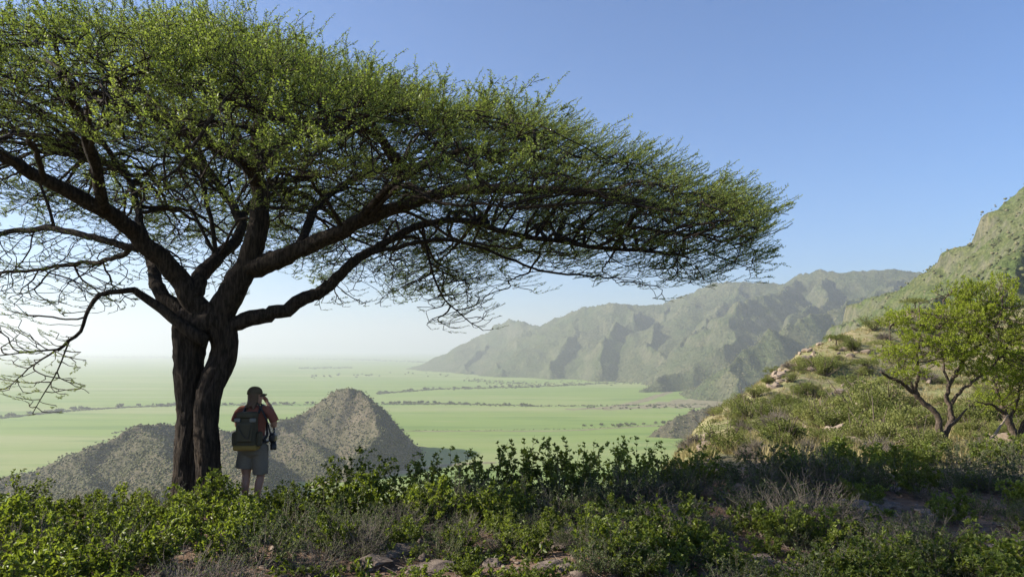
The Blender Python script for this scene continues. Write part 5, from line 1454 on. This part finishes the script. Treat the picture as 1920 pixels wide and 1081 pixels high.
def make_person():
    d = 10.05; px = 487
    base = stand(px, d)
    top = P(489, 724, d)[2]
    sc = (top - base.z) / 1.70
    root = empty("person", base, "hiker seen from behind in a brown cap, salmon T-shirt and grey shorts beside the trunk", "person")
    root.scale = (sc,) * 3
    # ---- body: one continuous surface
    b = MB()
    ell(b, [(0, 0, .80), (0, 0, .88), (0, .005, .98), (0, .01, 1.06), (0, .01, 1.18), (0, .0, 1.28), (0, 0, 1.36), (0, .005, 1.42)], [.145, .16, .145, .125, .145, .16, .14, .07], .66)
    b.tube([(0, .0, 1.38), (0, .012, 1.45), (0, .02, 1.50)], [.058, .052, .05], 14)
    yaw = R(-48)                                                   # the head turned to the right
    hd = MB()
    ell(hd, [(0, .01, 1.44), (0, .02, 1.475), (0, .012, 1.52), (0, 0, 1.56), (0, -.005, 1.61), (0, -.005, 1.645), (0, -.005, 1.668)], [.035, .058, .072, .078, .080, .062, .02], 1.22)
    hd.tube([(0, .088, 1.575), (0, .104, 1.55), (0, .112, 1.535), (0, .092, 1.528)], [.007, .011, .013, .008], 8)      # nose
    hd.tube([(-.022, .088, 1.503), (0, .094, 1.505), (.022, .088, 1.503)], [.005, .008, .005], 6)                      # mouth
    hd.tube([(-.02, .082, 1.468), (0, .088, 1.466), (.02, .082, 1.468)], [.012, .016, .012], 8)                        # chin
    for s in (-1, 1):
        hd.tube([(s * .046, .076, 1.583), (s * .028, .086, 1.585), (s * .014, .082, 1.58)], [.006, .008, .006], 6)     # brow
        hd.tube([(s * .076, -.012, 1.575), (s * .086, -.018, 1.56), (s * .082, -.01, 1.535), (s * .074, 0, 1.53)], [.008, .011, .010, .006], 8)   # ear
    M = np.array(Matrix.Rotation(yaw, 3, 'Z'))
    for V, T_, Q_ in [(np.concatenate(hd.V), hd.T, hd.Q)]:
        b.add(V @ M.T, np.concatenate(Q_), np.concatenate(T_))
    arms = {1: [(.165, 0, 1.375), (.215, .0, 1.33), (.255, .02, 1.24), (.255, .07, 1.15), (.22, .15, 1.25), (.165, .205, 1.37), (.105, .225, 1.455)],
            -1: [(-.165, 0, 1.375), (-.215, .0, 1.33), (-.24, .03, 1.24), (-.25, .07, 1.15), (-.20, .15, 1.25), (-.13, .22, 1.37), (-.07, .245, 1.45)]}
    for s, a in arms.items():
        b.tube(spline(a, 20), np.interp(np.linspace(0, 1, 20), [0, .15, .45, .5, .6, 1], [.055, .055, .044, .042, .042, .028]), 12)
        hand(b, a[-1], np.array(a[-1]) - np.array(a[-2]), (0, .6, .6), -s)
    legs = {-1: [(-.085, 0, .86), (-.095, .01, .70), (-.10, .015, .55), (-.095, .01, .47), (-.095, -.02, .34), (-.095, -.01, .18), (-.095, -.01, .06)],
            1: [(.085, 0, .86), (.092, .01, .70), (.098, .03, .55), (.10, .035, .47), (.085, -.0, .34), (.075, -.02, .18), (.072, -.02, .06)]}
    for s, a in legs.items():
        b.tube(spline(a, 24), np.interp(np.linspace(0, 1, 24), [0, .2, .42, .5, .66, .85, 1], [.10, .088, .064, .055, .058, .038, .038]), 14)
        f = np.array(a[-1]); b.tube([f + (0, -.03, -.02), f + (0, .06, -.025), f + (s * .01, .15, -.035)], [.036, .036, .028], 10)
    o = soft("body", b, M_skin, root, 0.0085, 4)
    # ---- clothes
    s_ = MB()
    ell(s_, [(0, 0, .86), (0, 0, .93), (0, .008, 1.04), (0, .01, 1.18), (0, 0, 1.28), (0, 0, 1.36), (0, .0, 1.405), (0, .005, 1.43)], [.17, .17, .15, .16, .172, .158, .112, .062], .68)
    for s in (-1, 1):
        a = arms[s]
        s_.tube([(s * .11, 0, 1.375), (s * .18, 0, 1.365), (s * .222, .0, 1.325), (s * .262, .015, 1.25), (s * .270, .022, 1.215)], [.066, .07, .066, .064, .066], 14)
    soft("shirt", s_, M_shirt, root, 0.009, 4)
    h_ = MB()
    ell(h_, [(0, 0, 1.02), (0, 0, .96), (0, -.01, .87), (0, -.01, .79), (0, 0, .76)], [.162, .172, .19, .185, .12], .74)
    for s, a in legs.items():
        fl = .125 if s < 0 else .108
        zb = .575 if s < 0 else .49
        h_.tube(spline([(s * .09, 0, .88), (s * (.105 if s < 0 else .098), .0, .74), (s * (.125 if s < 0 else .105), .005, zb)], 10), np.linspace(.112, fl, 10), 18, rough=.06, seed=4)
    soft("shorts", h_, M_short, root, 0.010, 3)
    hr_ = MB(); rng = np.random.default_rng(4)
    for i in range(46):
        a = R(rng.uniform(105, 300)) + 0.0
        p = np.array([.078 * math.sin(a), .092 * math.cos(a), 1.60])
        q = p * np.array([1.05, 1.05, 1]) - np.array([0, 0, .10]); e = np.array([p[0] * .95 - .01, p[1] * .8 - .045 + rng.normal(0, .01), 1.40 + rng.uniform(-.05, .05)])
        hr_.tube(spline([p, q, e], 7), np.linspace(.018, .010, 7), 6)
    V = np.concatenate(hr_.V) @ np.array(Matrix.Rotation(yaw * .45, 3, 'Z')).T
    h2 = MB(); h2.add(V, np.concatenate(hr_.Q), np.concatenate(hr_.T))
    soft("hair", h2, M_hair, root, 0.008, 2)
    c = MB()
    ell(c, [(0, -.004, 1.592), (0, -.004, 1.615), (0, -.006, 1.65), (0, -.008, 1.682), (0, -.008, 1.697), (0, -.008, 1.702)], [.092, .093, .086, .062, .035, .006], 1.16, 24)
    V = np.concatenate(c.V) @ M.T; c2 = MB(); c2.add(V, np.concatenate(c.Q), np.concatenate(c.T))
    cap = link("cap", c2.mesh("cap", M_cap), root)
    n = 17; an = np.linspace(R(-72), R(72), n)                      # the visor: a curved thick sheet
    rows = []
    for zt in (0.0, -.006):
        for k, rr in enumerate((0, .35, .7, 1.0)):
            rows.append(np.stack([np.sin(an) * (.088 + .0 * rr), np.cos(an) * .10 + rr * .078 * np.cos(an) ** .8 - .004, 1.602 - .028 * np.sin(an) ** 2 - .014 * rr + zt + 0 * an], -1))
    V = np.concatenate(rows) @ M.T; Q = np.concatenate([grid_faces(4, n), grid_faces(4, n)[:, ::-1] + 4 * n,
        np.stack([3 * n + np.arange(n - 1), 7 * n + np.arange(n - 1), 7 * n + np.arange(1, n), 3 * n + np.arange(1, n)], -1)])
    link("visor", MB().add(V, Q).mesh("visor", M_cap), cap)
    for s, a in legs.items():
        f = np.array(a[-1]); bt = MB()
        bt.tube([f + (0, 0, .09), f + (0, -.005, .02), f + (0, -.01, -.03)], [.05, .048, .05], 12)
        ell(bt, [f + (0, -.05, -.02), f + (0, .04, -.018), f + (s * .008, .12, -.028), f + (s * .012, .17, -.034)], [.042, .046, .044, .03], 1, 12)
        soft("boot", bt, M_boot, root, .009, 2)
    # ---- backpack (worn, but a thing of its own)
    bp = empty("backpack", base, "dark olive hiking backpack with mustard base worn by the hiker", "backpack")
    bp.scale = (sc,) * 3
    x = MB(); rbox(x, (-.012, -.235, 1.10), (.285, .19, .46), .06, None, .9); soft("pack_body", x, M_pack, bp, .010, 3)
    x = MB(); rbox(x, (-.012, -.245, 1.325), (.275, .21, .085), .035, None, .9); soft("lid", x, M_pack, bp, .009, 2)
    for s in (-1, 1):
        x = MB(); rbox(x, (-.012 + s * .105, -.335, 1.262), (.085, .035, .055), .014); link("lid_panel", x.mesh("lid_panel", M_pack2), bp)
        x = MB(); rbox(x, (-.012 + s * .165, -.225, 1.0), (.07, .12, .2), .03); soft("side_pocket", x, M_pack, bp, .008, 2)
        x = MB(); x.tube(spline([(s * .10, -.13, 1.34), (s * .105, -.05, 1.425), (s * .11, .06, 1.425), (s * .115, .135, 1.33), (s * .13, .13, 1.15), (s * .17, .04, 1.02), (s * .17, -.10, .97)], 26), [.018] * 26, 8)
        link("shoulder_strap", x.mesh("shoulder_strap", M_black), bp)
    x = MB(); rbox(x, (-.012, -.345, 1.10), (.235, .06, .27), .03); soft("front_pocket", x, M_pack, bp, .008, 2)
    x = MB(); x.tube(spline([(-.10, -.382, 1.20), (-.03, -.386, 1.08), (.04, -.386, 1.02), (.07, -.384, 1.12), (.09, -.38, 1.21)], 20), [.006] * 20, 6); link("cord", x.mesh("cord", M_black), bp)
    x = MB(); rbox(x, (-.012, -.24, .885), (.32, .215, .075), .03); soft("base_panel", x, M_mustard, bp, .009, 2)
    x = MB(); an = np.linspace(0, 2 * math.pi, 40)
    ring = np.stack([.192 * np.cos(an), .145 * np.sin(an) + .0, .935 + 0 * an], -1); x.tube(ring, [.017] * 40, 8, cap=False); link("hip_belt", x.mesh("hip_belt", M_black), bp)
    x = MB(); x.tube(spline([(-.19, -.20, 1.05), (-.205, -.19, .98), (-.215, -.18, .90), (-.205, -.17, .86)], 10), [.011] * 10, 6); link("loose_strap", x.mesh("loose_strap", M_black), bp)
    # ---- camera on its strap
    cm = empty("photo_camera", base, "black camera hanging on its strap at the hiker's right hip", "camera")
    cm.scale = (sc,) * 3
    x = MB(); rbox(x, (.262, .01, .985), (.085, .13, .095), .016); rbox(x, (.262, .0, 1.04), (.055, .055, .04), .012); link("camera_body", x.mesh("camera_body", M_black, False), cm)
    x = MB(); x.tube([(.268, .01, .95), (.270, .01, .90), (.272, .01, .898), (.274, .01, .84), (.275, .01, .825)], [.040, .040, .044, .044, .042], 20); link("lens", x.mesh("lens", M_black), cm)
    x = MB(); x.tube(spline([(.252, -.05, 1.02), (.235, -.07, 1.12), (.20, -.10, 1.25), (.12, -.09, 1.40), (.06, -.075, 1.47), (-.04, .03, 1.45)], 24), [.013] * 24, 6)
    x.tube(spline([(.262, .07, 1.02), (.24, .10, 1.12), (.19, .14, 1.25), (.12, .12, 1.36), (.06, .085, 1.45), (-.04, .03, 1.45)], 24), [.013] * 24, 6); link("strap", x.mesh("strap", M_black), cm)
make_person()
# ------------------------------------------------------------------ labels that single things out
def finalise():
    near_spots = [(-1e9, 330, "in the sunlit corner below the hanging left branch"), (330, 560, "below the acacia trunk and hiker"), (560, 700, "below the conical hill"), (700, 860, "on the stony soil below the green plain"),
                  (860, 1090, "on the bare stony patch at bottom centre"), (1090, 1340, "in the shade below the mountain foot"), (1340, 1600, "near the flat grey rocks"), (1600, 1800, "in the shade below the small trees"), (1800, 1e9, "by the bottom right corner")]
    edge_spots = [(-1e9, 240, "on the cliff edge left of the trunk"), (240, 345, "close to the trunk's left foot"), (345, 470, "before the acacia trunk"), (470, 600, "at the hiker's feet"), (600, 780, "on the edge before the conical hill"), (780, 930, "on the edge right of the conical hill"),
                  (930, 1120, "on the edge before the green plain"), (1120, 1345, "on the edge where the rocky slope begins"), (1345, 1620, "around the reddish boulders below the slope"), (1620, 1e9, "on the ground before the small trees")]
    slope_spots_x = [(-1e9, 1400, "left end"), (1400, 1480, "left side"), (1480, 1560, "centre-left"), (1560, 1640, "centre"), (1640, 1740, "behind small tree"), (1740, 1e9, "right of small tree")]
    slope_spots_y = [(-1e9, 640, "skyline"), (640, 700, "upper part"), (700, 760, "mid height"), (760, 810, "lower part"), (810, 1e9, "foot")]
    pick = lambda t, v: next(s for a, b, s in t if a <= v < b)
    G = {}
    for o, desc, cat, grp in REG:
        p = o.location; px, py = proj(np.array(p))
        d = p.y
        if "slope" in grp:
            where = "on rocky slope, %s, %s" % (pick(slope_spots_y, py), pick(slope_spots_x, px))
        elif d < 8.1: where = pick(near_spots, px)
        else: where = pick(edge_spots, px)
        G.setdefault((desc, where), []).append((px, o, cat, grp))
    num = ["", "", "two", "three", "four", "five", "six", "seven", "eight", "nine", "ten", "eleven", "twelve", "thirteen", "fourteen", "fifteen"]
    ordn = ["leftmost", "second from left", "third from left", "fourth from left", "fifth from left", "sixth from left", "seventh from left", "eighth from left", "ninth from left", "tenth from left", "eleventh from left", "twelfth from left"]
    for (desc, where), L in G.items():
        L.sort(key=lambda t: t[0])
        for i, (px, o, cat, grp) in enumerate(L):
            n = len(L)
            if n == 1: lab = "%s %s" % (desc, where)
            elif n == 2: lab = "%s %s, %s one" % (desc, where, ("left", "right")[i])
            elif i == n - 1: lab = "%s %s, rightmost" % (desc, where)
            elif i < 12: lab = "%s %s, %s" % (desc, where, ordn[i])
            else: lab = "%s %s, right of centre" % (desc, where)
            tag(o, lab, cat, grp)
finalise()
